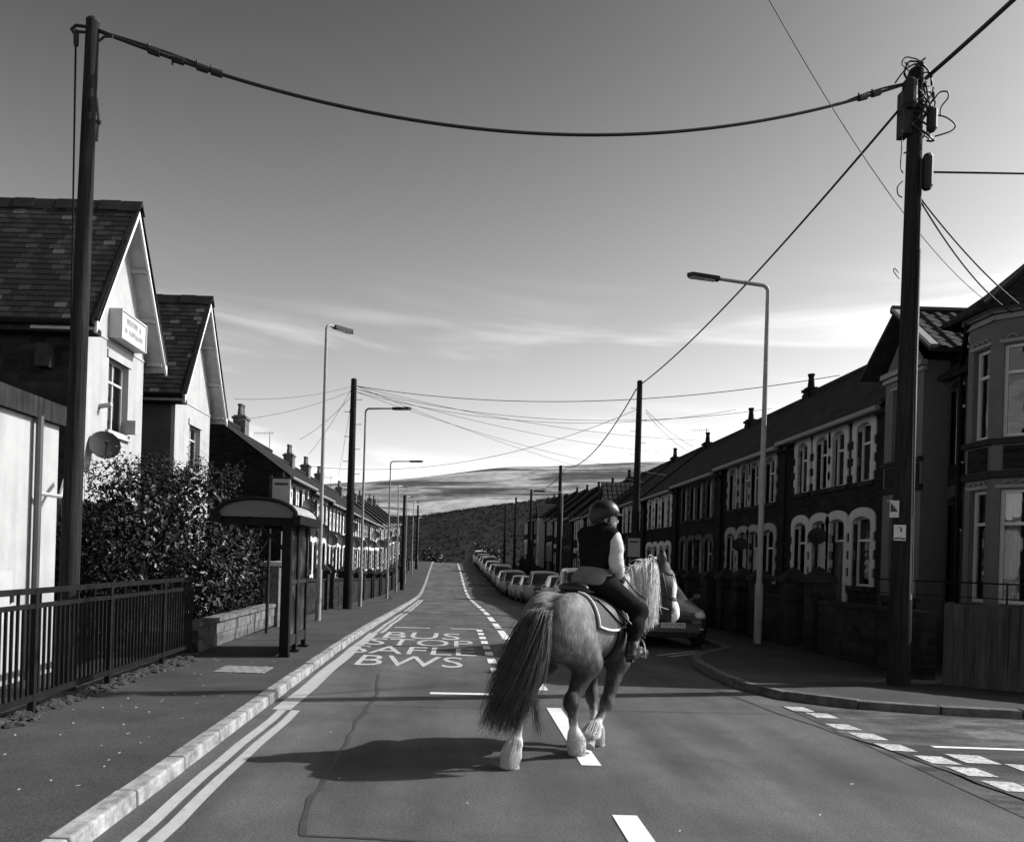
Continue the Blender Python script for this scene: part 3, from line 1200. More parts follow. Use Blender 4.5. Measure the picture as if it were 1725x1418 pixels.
# ------------------------------------------------------------------ terraced houses
def terrace_house(s, L, ze, zrg, sur, wallm, opening, dishes=(), aer=False, doors=('door_dark', 'door_light'), curtains=0.0, gable_bay=False, hr=2.8):
    """s=+1: front faces -X (right row); s=-1: front faces +X (left row). Built at the origin, y from 0 to L."""
    root = thing('terraced_house', 'x', 'house')
    pl = Plane((0, L), (0, 0)) if s > 0 else Plane((0, 0), (0, L))
    U = (lambda y: L - y) if s > 0 else (lambda y: y)
    holes, wins = [], []
    for kind_, yc, w, z0, z1 in opening:
        u = U(yc)
        holes.append((u - w / 2, u + w / 2, z0, z1))
        wins.append((kind_, u - w / 2, u + w / 2, z0, z1))
    mb = MB()
    pl.wall(mb, 0, L, -1.0, ze, holes, .22)
    D = hr * 2
    mg = MB()
    for yy in (0.0, L):
        mg.add([(0, yy, -1), (s * D, yy, -1), (s * D, yy, ze), (s * hr, yy, zrg - .06), (0, yy, ze)], [(0, 1, 2, 3, 4)])
    mg.add([(s * D, 0, -1), (s * D, L, -1), (s * D, L, ze), (s * D, 0, ze)], [(0, 1, 2, 3)])
    mb.build('wall', wallm, root, fix=False, weld=True)
    mg.build('gable_wall', 'brick', root, fix=False, weld=True)  # end walls take the darker brick, their shade put into the colour
    nd = 0
    for kind_, a, b, z0, z1 in wins:
        if kind_ == 'd':
            door(root, pl, a, b, z0, z1, doors[nd % len(doors)])
            nd += 1
            surround(root, pl, a, b, z0, z1, sur, arch=.18, sill=False, door=True)
        else:
            window(root, pl, a, b, z0, z1, .66, curtain=curtains, mull=1 if b - a > .95 else 0)
            surround(root, pl, a, b, z0, z1, sur)
    # string course and plinth
    mb = MB()
    pl.block(mb, 0, L, .0, .45, -.035, .05)
    mb.build('plinth', 'stone', root)
    mb = MB()
    sl = (zrg - ze) / hr
    ov = .28
    slab(mb, (-s * ov, 0, ze - ov * sl), (-s * ov, L, ze - ov * sl), (s * hr, L, zrg), (s * hr, 0, zrg), .07)
    slab(mb, (s * (D + ov), 0, ze - ov * sl), (s * (D + ov), L, ze - ov * sl), (s * hr, L, zrg), (s * hr, 0, zrg), .07)
    rf = mb.build('roof', 'slate', root)
    mb = MB()
    mb.tube([(s * hr, 0, zrg + .02), (s * hr, L, zrg + .02)], .11, 8)
    mb.build('ridge', 'ridge_tile', rf)
    chimney(rf, s * hr, L - .5, zrg - .5, .5 if s < 0 else .38, .62 if s < 0 else .38, .95 if s < 0 else .60, wallm, 2 if s < 0 else 1) if not (s < 0 and aer) and not gable_bay else None
    mb = MB()
    gx_, gz = -s * (ov + .05), ze - ov * sl - .06
    mb.tube([(gx_, 0, gz), (gx_, L, gz - .03)], .065, 8)
    mb.build('gutter', 'cream_paint', root)
    mb = MB()
    pl.block(mb, 0, L, ze - .32, ze - .06, -.05, .03)
    mb.build('fascia', 'cream_paint', root)
    mb = MB()
    mb.tube([(gx_, L - .12, gz), (-s * .10, L - .12, gz - .35), (-s * .10, L - .12, .1)], .04, 7)
    mb.build('downpipe', 'black_metal', root)
    for yy, zz in dishes:
        dish(root, 0, yy, zz, -s)
    if aer:
        aerial(root, s * hr, L - .3, zrg - .05)
    if gable_bay:
        mb = MB()
        y0, y1, xx = .55, 2.35, -s * .6
        b2 = MB()
        pf = Plane((xx, y1), (xx, y0)) if s > 0 else Plane((xx, y0), (xx, y1))
        hh = [(.3, 1.5, 1.4, 3.0), (.3, 1.5, 3.8, 5.2)]
        pf.wall(b2, 0, 1.8, -1, ze + .1, hh, .2)
        for yy in (y0, y1):
            b2.add([(xx, yy, -1), (0, yy, -1), (0, yy, ze + .1), (xx, yy, ze + .1)], [(0, 1, 2, 3)])
        b2.add([(xx, y0, ze + .1), (xx, y1, ze + .1), (xx, (y0 + y1) / 2, ze + 1.1)], [(0, 1, 2)])
        b2.build('bay', sur, root, fix=False, weld=True)
        for h in hh:
            window(root, pf, *h, transom=.7, mull=1)
        ym = (y0 + y1) / 2
        tl = MB()
        for (ya, sg) in ((y0 - .25, -1), (y1 + .25, 1)):
            slab(tl, (xx - s * .2, ya, ze - .15), (s * 1.6, ya, ze - .15), (s * 1.6, ym, ze + 1.22), (xx - s * .2, ym, ze + 1.22), .06)
        r2 = tl.build('bay_roof', 'tile', root)
        for r_ in range(5):
            for k in range(8):
                t0 = (r_ + .05) / 5
                yy = y0 - .25 + (ym - y0 + .25) * t0
                zz = ze - .15 + 1.37 * t0
                x0 = xx - s * .2 + s * k * .27
                q = MB()
                q.hexa([(x0, yy, zz + .01), (x0 + s * .24, yy, zz + .01), (x0 + s * .24, yy + .2, zz + .25), (x0, yy + .2, zz + .25),
                        (x0 + s * .03, yy - .01, zz + .06), (x0 + s * .21, yy - .01, zz + .06), (x0 + s * .21, yy + .19, zz + .29), (x0 + s * .03, yy + .19, zz + .29)])
                q.build('tile', 'tile', r2)
    return root


OP_R = [('w', 1.15, .82, 1.45, 3.05), ('d', 2.36, .80, .45, 3.05), ('d', 3.30, .80, .45, 3.05), ('w', 4.45, .72, 1.45, 3.05),
        ('w', 1.15, .66, 3.85, 5.20), ('w', 2.38, .62, 3.85, 5.20), ('w', 3.28, .62, 3.85, 5.20), ('w', 4.42, .62, 3.85, 5.20)]
OP_R2 = [('w', 1.05, .70, 1.45, 3.05), ('w', 2.1, .70, 1.45, 3.05), ('d', 3.25, .80, .45, 3.05), ('w', 4.4, .95, 1.45, 3.05),
         ('w', 1.05, .62, 3.85, 5.20), ('w', 2.0, .62, 3.85, 5.20), ('w', 3.2, .62, 3.85, 5.20), ('w', 4.42, .66, 3.85, 5.20)]
OP_L = [('w', .85, .85, 1.25, 2.70), ('d', 1.98, .82, .3, 2.7), ('d', 3.02, .82, .3, 2.7), ('w', 4.15, .85, 1.25, 2.70),
        ('w', .80, .70, 3.45, 4.70), ('w', 1.90, .66, 3.45, 4.70), ('w', 3.1, .66, 3.45, 4.70), ('w', 4.2, .70, 3.45, 4.70)]
LR, LL = 5.5, 5.0
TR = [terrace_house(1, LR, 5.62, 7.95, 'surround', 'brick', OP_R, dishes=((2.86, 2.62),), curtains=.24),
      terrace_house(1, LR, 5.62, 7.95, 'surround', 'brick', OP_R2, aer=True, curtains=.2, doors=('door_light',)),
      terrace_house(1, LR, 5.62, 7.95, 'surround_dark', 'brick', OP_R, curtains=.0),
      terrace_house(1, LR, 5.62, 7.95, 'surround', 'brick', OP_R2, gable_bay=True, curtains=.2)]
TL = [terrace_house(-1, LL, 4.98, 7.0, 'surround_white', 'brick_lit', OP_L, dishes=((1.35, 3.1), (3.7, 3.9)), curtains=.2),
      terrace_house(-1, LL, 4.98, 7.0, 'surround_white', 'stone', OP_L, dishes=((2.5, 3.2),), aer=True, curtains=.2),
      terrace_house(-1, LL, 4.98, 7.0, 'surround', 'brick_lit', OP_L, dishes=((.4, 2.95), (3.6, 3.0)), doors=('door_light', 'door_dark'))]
SEQ_R = [0, 0, 2, 1, 0, 3, 1, 0, 2, 0, 1, 3, 0, 2, 1]
SEQ_L = [0, 1, 2, 0, 2, 1, 0, 1, 2, 0, 1, 0, 2, 1]
used = set()


def ordinal(i, n):
    return ORD[i]


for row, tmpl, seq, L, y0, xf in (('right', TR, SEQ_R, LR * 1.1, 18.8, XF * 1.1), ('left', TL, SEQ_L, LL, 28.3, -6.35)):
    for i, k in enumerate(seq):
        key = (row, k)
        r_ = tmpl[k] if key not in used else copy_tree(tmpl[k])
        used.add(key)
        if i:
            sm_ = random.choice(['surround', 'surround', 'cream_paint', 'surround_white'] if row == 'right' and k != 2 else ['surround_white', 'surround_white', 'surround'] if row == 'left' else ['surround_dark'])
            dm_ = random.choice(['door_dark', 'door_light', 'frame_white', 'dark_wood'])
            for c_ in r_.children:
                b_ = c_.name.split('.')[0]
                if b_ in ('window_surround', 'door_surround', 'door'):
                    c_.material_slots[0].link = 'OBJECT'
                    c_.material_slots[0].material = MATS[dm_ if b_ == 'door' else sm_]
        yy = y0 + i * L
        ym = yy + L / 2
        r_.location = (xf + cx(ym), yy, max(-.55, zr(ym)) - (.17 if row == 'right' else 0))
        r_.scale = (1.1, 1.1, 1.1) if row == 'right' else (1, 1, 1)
        if row == 'right':
            desc = ['dark brick terraced house with toothed pale surrounds', 'dark brick terraced house with one light door', 'dark brick terraced house with dark painted surrounds', 'dark terraced house with a tiled gable bay'][k]
            tag(r_, '%s, %s house beyond the corner house' % (desc, ORD[i]), 'house', 'terraced houses on the shaded side')
        else:
            desc = ['sunlit brick terraced house with white window surrounds', 'sunlit stone terraced house with white window surrounds', 'sunlit brick terraced house with grey surrounds'][k]
            tag(r_, '%s, %s house of the row past the hedge' % (desc, ORD[i]), 'house', 'terraced houses on the sunlit side')


# ------------------------------------------------------------------ garden walls before the terraces
def garden_wall(s, L, wm, h, hp, piers, gate):
    root = thing('garden_wall', 'x', 'wall')
    mb = MB()
    prev = 0.0
    for (a, b) in gate:
        if a - .2 > prev + .05:
            mb.box(-.11, .11, prev, a - .2, -.8, h)
            mb.box(-.15, .15, prev, a - .2, h, h + .07)
        prev = b + .2
    mb.box(-.11, .11, prev, L, -.8, h)
    mb.box(-.15, .15, prev, L, h, h + .07)
    mb.build('wall', wm, root)
    for y in piers:
        p = MB()
        p.box(-.2, .2, y - .2, y + .2, -.8, hp)
        o = p.build('pier', wm, root)
        c = MB()
        c.box(-.26, .26, y - .26, y + .26, hp, hp + .09)
        q = [(-.26, y - .26, hp + .09), (.26, y - .26, hp + .09), (.26, y + .26, hp + .09), (-.26, y + .26, hp + .09)]
        c.add(q + [(0, y, hp + .34)], [(0, 1, 4), (1, 2, 4), (2, 3, 4), (3, 0, 4)])
        c.build('cap', 'stone', o)
    for a, b in gate:
        g = MB()
        for z in (.2, .95):
            g.box(-.015, .015, a, b, z, z + .04)
        for k in range(8):
            y = a + (b - a) * (k + .5) / 8
            g.box(-.01, .01, y - .01, y + .01, .12, 1.1)
        g.build('gate', 'black_metal', root)
    return root


GR = garden_wall(1, LR, 'stone', 1.0, 1.36, (.2, 1.4, 3.3, 4.5), ((.4, 1.2), (3.5, 4.3)))
GL = garden_wall(-1, LL, 'stone', .95, 1.2, (1.3, 2.4), ((1.5, 2.2),))
for side, T_, n, L, y0, xw in ((1, GR, 12, LR, 15.6, XW), (-1, GL, 13, LL, 19.6, -4.45)):
    for i in range(n):
        g = T_ if i == 0 else copy_tree(T_)
        yy = y0 + i * L
        # follow the street's fall and bend
        za, zb = zr(yy), zr(yy + L)
        g.location = (xw + cx(yy), yy, za + KH)
        g.rotation_euler = (math.atan2(zb - za, L), 0, -math.atan2(cx(yy + L) - cx(yy), L))
        if side > 0:
            tag(g, 'dark stone garden wall with pyramid capped piers, %s along from the corner' % ORD[i], 'wall', 'garden walls on the shaded side')
        else:
            tag(g, 'low stone garden wall with gate in the sun, %s past the hedge' % ORD[i], 'wall', 'garden walls on the sunlit side')

# ------------------------------------------------------------------ the two white gabled houses on the left
def gabled_house(label, Yc, ze, za, win, side_m, nslates, sign=False):
    Xf, Xo, Xb, hs, wh = -7.5, -7.1, -14.0, 1.8, 1.42
    root = thing('gabled_house', label, 'house', (Xf, Yc, 0), 'white gabled houses')
    sl = (za - ze) / hs
    zw = ze + (hs - wh) * sl - .05
    y0, y1 = Yc - wh, Yc + wh
    pl = Plane((Xf, y0), (Xf, y1))
    mb = MB()
    h = (win[0] - y0, win[1] - y0, win[2], win[3])
    pl.wall(mb, 0, 2 * wh, -1.2, zw, [h], .22)
    mb.add([pl.pt(0, zw), pl.pt(2 * wh, zw), pl.pt(wh, za - .12)], [(0, 1, 2)])
    mb.build('front_wall', 'render_white', root, fix=False)
    mb = MB()
    for y in (y0, y1):
        mb.add([(Xf, y, -1.2), (Xb, y, -1.2), (Xb, y, zw), (Xf, y, zw)], [(0, 1, 2, 3)])
    mb.add([(Xb, y0, -1.2), (Xb, y1, -1.2), (Xb, y1, zw), (Xb, Yc, za - .1), (Xb, y0, zw)], [(0, 1, 2, 3, 4)])
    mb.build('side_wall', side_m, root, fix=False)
    # white corner return
    mb = MB()
    mb.box(Xf - .10, Xf + .004, y0 - .004, y0 + .05, -1.2, zw)
    mb.build('corner_band', 'render_white', root)
    window(root, pl, *h, transom=.70, mull=1, inset=.13, curtain=.0)
    sb = MB()
    pl.block(sb, h[0] - .08, h[1] + .08, h[2] - .12, h[2], -.07, .1)
    sb.build('sill', 'surround', root)
    mb = MB()
    pl.block(mb, h[0] - .10, h[1] + .10, h[3], h[3] + .16, -.03, .06)
    mb.build('lintel', 'render_white', root)
    mb = MB()
    pl.block(mb, 0, 2 * wh, zw - .62, zw - .58, -.018, .03)
    mb.build('string_course', 'soffit', root)
    # roof: boarded slopes, slates laid on the slope that faces the camera
    mb = MB()
    slab(mb, (Xo, Yc - hs, ze), (Xb, Yc - hs, ze), (Xb, Yc, za), (Xo, Yc, za), .07)
    slab(mb, (Xo, Yc + hs, ze), (Xb, Yc + hs, ze), (Xb, Yc, za), (Xo, Yc, za), .07)
    rf = mb.build('roof', 'slate_tone_0', root)
    roof_slates(rf, (Xb, Yc - hs - .02, ze), (Xo + .03, Yc - hs - .02, ze), (Xo + .03, Yc, za), (Xb, Yc, za),
                ['slate_tone_0', 'slate_tone_1', 'slate_tone_2', 'slate_tone_3'], .24, .155, nslates)
    k = 0
    x = Xo + .05
    while x > -12:
        t = MB()
        w = .46
        p = [(x, Yc - .16, za - .20 + .02 * (k % 2)), (x, Yc, za + .075 + .012 * (k % 2)), (x, Yc + .16, za - .20 + .02 * (k % 2)), (x, Yc, za - .02)]
        t.prism(p, (-w + .012, 0, 0))
        t.build('ridge_tile', 'ridge_tile', rf)
        x -= w
        k += 1
    # bargeboards, soffit and its brackets
    for sg in (-1, 1):
        e = Vector((0, sg * hs, ze - za))
        bb = MB()
        a, b = Vector((Xo, Yc, za - .015)), Vector((Xo, Yc + sg * (hs + .03), ze - .03))
        bb.hexa([a + Vector((-.045, 0, -.26)), a + Vector((0.0, 0, -.26)), b + Vector((0.0, 0, -.22)), b + Vector((-.045, 0, -.22)),
                 a + Vector((-.045, 0, 0)), a, b, b + Vector((-.045, 0, 0))])
        bb.build('bargeboard', 'white_paint', root)
        so = MB()
        a2, b2 = Vector((0, Yc, za - .185)), Vector((0, Yc + sg * hs, ze - .185))
        so.hexa([Vector((Xf - .9, a2.y, a2.z)), Vector((Xo - .046, a2.y, a2.z)), Vector((Xo - .046, b2.y, b2.z)), Vector((Xf - .9, b2.y, b2.z)),
                 Vector((Xf - .9, a2.y, a2.z + .05)), Vector((Xo - .046, a2.y, a2.z + .05)), Vector((Xo - .046, b2.y, b2.z + .05)), Vector((Xf - .9, b2.y, b2.z + .05))])
        so.build('soffit', 'soffit', root)
        for t in (.33, .64, .93):
            c = a2.lerp(b2, t)
            q = MB()
            q.bar((Xf - .02, c.y, c.z - .045), (Xo - .06, c.y, c.z - .045), .09, .09)
            q.build('purlin_end', 'soffit', root)
        tl = MB()
        a3, b3 = Vector((Xo + .02, Yc, za + .01)), Vector((Xo + .02, Yc + sg * (hs + .05), ze + .0))
        tl.hexa([a3 + Vector((-.10, 0, -.03)), a3 + Vector((0, 0, -.03)), b3 + Vector((0, 0, -.03)), b3 + Vector((-.10, 0, -.03)),
                 a3 + Vector((-.10, 0, .02)), a3 + Vector((0, 0, .02)), b3 + Vector((0, 0, .02)), b3 + Vector((-.10, 0, .02))])
        tl.build('verge', 'ridge_tile', root)
    g = MB()
    g.tube([(Xo - .05, Yc - hs - .05, ze - .05), (Xb, Yc - hs - .05, ze - .05)], .07, 8)
    g.build('gutter', 'black_metal', root)
    g = MB()
    g.box(Xb, Xo - .1, Yc - hs + .02, y0, ze - .22, ze - .10)
    g.build('eaves_soffit', 'dark_wood', root)
    return root, pl, y0


gh, gpl, gy0 = gabled_house('nearer white gabled house with a boxed sign under its bargeboards', 17.1, 6.08, 9.10, (16.72, 17.72, 4.20, 5.72), 'stone', 300)
r2, _, _ = gabled_house('farther white gabled house between the sign house and the dark brick end wall', 22.05, 5.70, 8.70, (21.75, 22.65, 3.95, 5.15), 'render_grey', 220)  # side walls in render_grey: white render with shade put into its colour
dish(gh, -7.5, 16.05, 3.75, 1)
mb = MB()
gpl.block(mb, 1.95, 2.07, 4.25, 4.55, -.22, 0)
mb.build('vent_flue', 'soffit', gh)
mb = MB()
mb.tube([(-7.49, 16.35, 4.62), (-7.25, 16.35, 4.66)], .05, 8)
mb.build('pipe_end', 'soffit', gh)
mb = MB()
mb.box(-8.35, -8.1, 15.40, 15.68, 5.2, 5.65)
mb.build('floodlight', 'dark_metal', gh)
# the boxed sign (its lettering is too small in the photograph to read)
sg = thing('wall_sign', 'white boxed sign with two lines of small grey lettering under the gable', 'sign', (-7.4, 17.3, 6.42))
mb = MB()
mb.box(-7.496, -7.24, 16.66, 17.98, 6.12, 6.74)
mb.build('box', 'sign_face', sg)
mb = MB()
for a, b, c, d in ((16.66, 17.98, 6.12, 6.16), (16.66, 17.98, 6.70, 6.74), (16.66, 16.70, 6.16, 6.70), (17.94, 17.98, 6.16, 6.70)):
    mb.box(-7.24, -7.22, a, b, c, d)
mb.build('rim', 'soffit', sg)
mb = MB()
for row, (z0, z1, n) in enumerate(((6.47, 6.61, 13), (6.27, 6.39, 15))):
    y = 16.86
    for k in range(n):
        w = random.uniform(.035, .06)
        if random.random() < .85:
            mb.box(-7.24, -7.236, y, y + .014, z0, z1)
            mb.box(-7.24, -7.236, y + .014, y + w, z0, z0 + .03) if random.random() < .5 else mb.box(-7.24, -7.236, y + .014, y + w, z1 - .03, z1)
            mb.box(-7.24, -7.236, y + w - .014 + .002, y + w, z0 + .032, z1 - .032)
        y += w + .018
mb.build('lettering', 'sign_grey', sg)

# dark timber screen wall between the gabled houses and the hedge
bk = thing('back_fence', 'dark boarded fence behind the hedge under the white gable', 'fence', (-7.2, 15, 0))
for k in range(26):
    mb = MB()
    y = 12.2 + k * .34
    mb.box(-7.25 + .012 * (k % 2), -7.2 + .012 * (k % 2), y, y + .33, -.3, 2.6 + random.uniform(-.02, .02))
    mb.build('board', 'dark_wood', bk)

# ------------------------------------------------------------------ flat-roofed white building at the left edge
ex = thing('flat_roofed_building', 'white rendered single storey building behind the railing at the left', 'building', (-5.75, 11.3, 0))
mb = MB()
mb.box(-11, -5.75, -3, 11.3, -1.2, 3.42)
mb.build('wall', 'render_white', ex)
mb = MB()
mb.box(-11, -5.66, -3, 11.38, 3.424, 3.70)
mb.build('roof_edge', 'dark_wood', ex)
mb = MB()
mb.tube([(-5.66, 10.62, 3.45), (-5.66, 10.62, -.6)], .05, 8)
mb.build('downpipe', 'render_grey', ex)
mb = MB()
mb.box(-5.75, -5.60, 9.55, 9.98, .75, 1.40)
o = mb.build('meter_box', 'surround', ex)
mb = MB()
mb.box(-5.60, -5.57, 9.93, 9.97, 1.0, 1.1)
mb.build('latch', 'dark_metal', o)
mb = MB()
mb.tube([(-5.66, 10.62, 2.42), (-5.5, 10.9, 2.40), (-5.55, 11.1, 2.62), (-5.6, 11.25, 2.7)], .03, 7)
mb.build('overflow_pipe', 'surround', ex)

# ------------------------------------------------------------------ railing
rl = thing('railing', 'black iron railing along the back of the left pavement', 'railing', (XP, 8, KH))
ya, yb = 2.6, 12.35
xr_ = lambda y: XP + (0.10 if y < 8.8 else 0) * (8.8 - y) / 6.0
for z, hgt in ((1.23, .055), (1.085, .045), (.20, .06)):
    for a, b in ((ya, 8.8), (8.8, yb)):
        mb = MB()
        mb.bar((xr_(a), a, KH + z - .05), (xr_(b), b, KH + z - .05), .05, hgt)
        mb.build('rail', 'black_metal', rl)
y = ya
k = 0
base = None
while y < yb:
    if k % 17 == 0:
        mb = MB()
        mb.box(xr_(y) - .03, xr_(y) + .03, y - .03, y + .03, KH - .1, KH + 1.2)
        mb.build('post', 'black_metal', rl)
    else:
        mb = MB()
        mb.box(xr_(y) - .012, xr_(y) + .012, y - .012, y + .012, KH + .16, KH + (1.18 if k % 4 == 0 else 1.02))
        mb.build('bar', 'black_metal', rl)
    y += .100
    k += 1

# crumbled earth, moss and grit at the foot of the railing
mb = MB()
for i in range(700):
    y = rng.uniform(3.5, 12.4)
    x = xr_(y) + rng.normal(0.02, .07)
    r = rng.uniform(.012, .045)
    vs = iv * np.array([r * 1.3, r * 1.3, r * .7]) * (0.7 + .6 * rng.random((len(iv), 1))) + np.array([x, y, KH + r * .2])
    mb.add(vs, ifc)
tag(mb.build('grit', 'earth', fix=False), 'crumbled earth and grit along the foot of the railing', 'grit', kind='stuff')

# ------------------------------------------------------------------ low block wall under the hedge
lw = thing('block_wall', 'low pale block wall along the foot of the hedge', 'wall', (-4.2, 15, KH))
y = 12.5
k = 0
while y < 17.6:
    for c in range(2):
        mb = MB()
        o = .22 if c else 0
        a = y + o
        dx_ = random.uniform(-.008, .008)
        mb.box(-4.30 + dx_, -4.12 + dx_, a, a + .43, KH + c * .205, KH + c * .205 + .195)
        mb.build('block', 'block', lw)
    mb = MB()
    mb.box(-4.35, -4.08 + random.uniform(-.01, .01), y, y + .435, KH + .412, KH + .48)
    mb.build('coping', 'block', lw)
    y += .44
mb = MB()
mb.box(-4.36, -4.06, 12.38, 12.47, KH - .1, KH + .36)
mb.build('end_block', 'stone', lw)

# gateway past the hedge
gt = thing('gateway', 'dark gate between two pale capped pillars just past the hedge', 'gate', (-4.2, 18.6, KH))
for y in (18.0, 19.35):
    mb = MB()
    mb.box(-4.4, -4.05, y - .16, y + .16, -.1, 1.42)
    o = mb.build('pillar', 'block', gt)
    mb = MB()
    mb.box(-4.46, -3.99, y - .22, y + .22, 1.422, 1.52)
    mb.build('cap', 'surround_white', o)
for k in range(7):
    mb = MB()
    y = 18.2 + k * .142
    mb.box(-4.24, -4.20, y, y + .13, .16, 1.2)
    mb.build('board', 'dark_wood', gt)

# ------------------------------------------------------------------ hedge
hd = thing('hedge', 'tall overgrown bush behind the low block wall and railing', 'bush', (-5.3, 15.5, 0))
mb = MB()
for x, y in ((-5.7, 14.0), (-5.2, 15.6), (-4.9, 17.0), (-5.9, 15.0)):
    top = Vector((x + random.uniform(-.2, .2), y + random.uniform(-.2, .2), 2.3))
    mb.tube([(x, y, -.1), (x + .05, y, .9), top], [.06, .045, .02], 7)
    for k in range(9):
        a = random.uniform(0, 6.28)
        s0 = Vector((x, y, random.uniform(.6, 1.9)))
        mb.tube([s0, s0 + Vector((math.cos(a) * .5, math.sin(a) * .5, .4)), s0 + Vector((math.cos(a) * .8, math.sin(a) * .8, .9))], [.02, .012, .005], 5)
mb.build('stem', 'twig', hd)
EL = [((-5.75, 14.0, 1.75), (1.05, 1.15, 1.45)), ((-5.2, 15.7, 1.95), (.95, 1.4, 1.45)), ((-4.95, 17.0, 1.30), (.75, 1.10, 1.02)),
      ((-4.75, 15.6, 1.0), (.62, 2.4, .85)), ((-5.9, 15.2, 2.35), (.8, 1.1, .95)), ((-6.2, 13.6, 1.3), (.8, .9, 1.1))]


def leaves(n, ells, lo, hi, s0, s1, flat=.35, up=.3):
    vs, fs = [], []
    vol = np.array([e[1][0] * e[1][1] + e[1][1] * e[1][2] + e[1][0] * e[1][2] for e in ells])
    idx = rng.choice(len(ells), n, p=vol / vol.sum())
    for i in idx:
        c, r_ = np.array(ells[i][0]), np.array(ells[i][1])
        d = rng.normal(size=3)
        d /= np.linalg.norm(d)
        lump = 1 + .10 * math.sin(d[0] * 7 + i) * math.sin(d[1] * 6 + 2 * i) + .10 * math.sin(d[2] * 9 + i)
        p = c + d * r_ * lump * (lo + (hi - lo) * rng.random() ** .6)
        if p[2] < .15 or p[0] > -4.02 and p[2] < .5:
            continue
        nrm = d * .6 + rng.normal(size=3) * .8 + np.array([0, 0, up])
        nrm /= np.linalg.norm(nrm)
        t = np.cross(nrm, rng.normal(size=3))
        t /= np.linalg.norm(t)
        b = np.cross(nrm, t)
        L = s0 + (s1 - s0) * rng.random()
        w = L * .34
        k = len(vs)
        vs += [tuple(p - t * L * .5), tuple(p + b * w + nrm * L * .10), tuple(p + t * L * .5), tuple(p - b * w + nrm * L * .10)]
        fs += [(k, k + 1, k + 2), (k, k + 2, k + 3)]
    m_ = MB()
    m_.add(vs, fs)
    return m_


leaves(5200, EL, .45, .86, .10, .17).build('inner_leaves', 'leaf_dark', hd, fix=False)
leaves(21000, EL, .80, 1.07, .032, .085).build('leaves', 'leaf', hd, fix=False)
mb = MB()
vs, fs = [], []
for i in range(150):
    e = EL[rng.choice([0, 1, 1, 2, 4, 4])]
    a = rng.uniform(0, 6.28)
    b0_ = np.array(e[0]) + np.array([math.cos(a) * .75 * e[1][0], math.sin(a) * .75 * e[1][1], e[1][2] * rng.uniform(.55, .9)])
    d = np.array([math.cos(a) * .35, math.sin(a) * .35, 1.0]) + rng.normal(size=3) * .25
    d /= np.linalg.norm(d)
    Ln = rng.uniform(.18, .48)
    mb.tube([b0_, b0_ + d * Ln], [.006, .003], 4)
    for k in range(14):
        p = b0_ + d * Ln * (k + 2) / 15
        s_ = np.cross(d, rng.normal(size=3))
        s_ /= np.linalg.norm(s_)
        q = np.cross(d, s_)
        L = rng.uniform(.04, .08)
        j = len(vs)
        vs += [tuple(p), tuple(p + s_ * L * .5 + q * L * .25 + d * L * .2), tuple(p + s_ * L + d * L * .5), tuple(p + s_ * L * .5 - q * L * .25 + d * L * .2)]
        fs += [(j, j + 1, j + 2), (j, j + 2, j + 3)]
mb.add(vs, fs)
mb.build('shoots', 'leaf', hd, fix=False)

# dark shrubs where the street goes over its crest
for i, (x, y, r, lab) in enumerate(((3.0, 112, 1.7, 'dark rounded shrub where the road goes over the crest'), (-4.6, 121, 1.3, 'small dark shrub beyond the crest on the left'))):
    t = thing('shrub', lab, 'bush', (x, y, zr(y)))
    z0 = zr(y)
    leaves(900, [((x, y, z0 + r * .9), (r, r, r * 1.1)), ((x + r, y, z0 + r * .6), (r * .8, r, r * .7))], .3, 1.05, .25, .45).build('leaves', 'leaf_dark', t, fix=False)
    mb = MB()
    mb.tube([(x, y, z0 - .2), (x, y, z0 + r)], [.12, .05], 6)
    mb.build('stem', 'twig', t)

# ------------------------------------------------------------------ corner house on the right
ch = thing('corner_house', 'dark corner house with angled bay windows and a hipped roof behind the board fence', 'house', (XF, 14, 0))
zE = 6.05
C_, A_, B_ = (8.62, 13.65), (8.62, 12.98), (9.25, 12.35)
faces = [((XF, 17.1), (XF, 15.9 + .75)), ((8.70, 16.45), (8.70, 15.1)), ((XF, 15.1), (XF, 13.65)), (C_, A_), (A_, B_), (B_, (16.0, 12.35))]
PF = [Plane(a, b) for a, b in faces]
H = {1: [(.28, 1.12, 1.35, 3.1), (.28, 1.12, 3.95, 5.35)],
     2: [(.06, .52, .45, 3.15), (.06, .52, 3.75, 5.3)],
     3: [(.14, .56, 1.25, 3.1), (.14, .56, 3.95, 5.45)],
     4: [(.13, .80, 1.25, 3.1), (.13, .80, 3.95, 5.45)],
     5: [(1.2, 2.0, 1.3, 3.0), (1.2, 2.0, 3.9, 5.3), (3.6, 4.4, 1.3, 3.0), (3.6, 4.4, 3.9, 5.3)]}
mb = MB()
for i in (0, 2, 5):
    PF[i].wall(mb, 0, PF[i].L, -1, zE - .4 if i != 5 else zE, H.get(i, []), .2)
mb.add([(16, 12.35, -1), (16, 17.1, -1), (16, 17.1, 6), (16, 12.35, 6)], [(0, 1, 2, 3)])
mb.add([(XF, 17.1, -1), (16, 17.1, -1), (16, 17.1, 5.6), (12, 17.1, 7.9), (XF, 17.1, 5.6)], [(0, 1, 2, 3, 4)])
mb.build('wall', 'brick', ch, fix=False, weld=True)
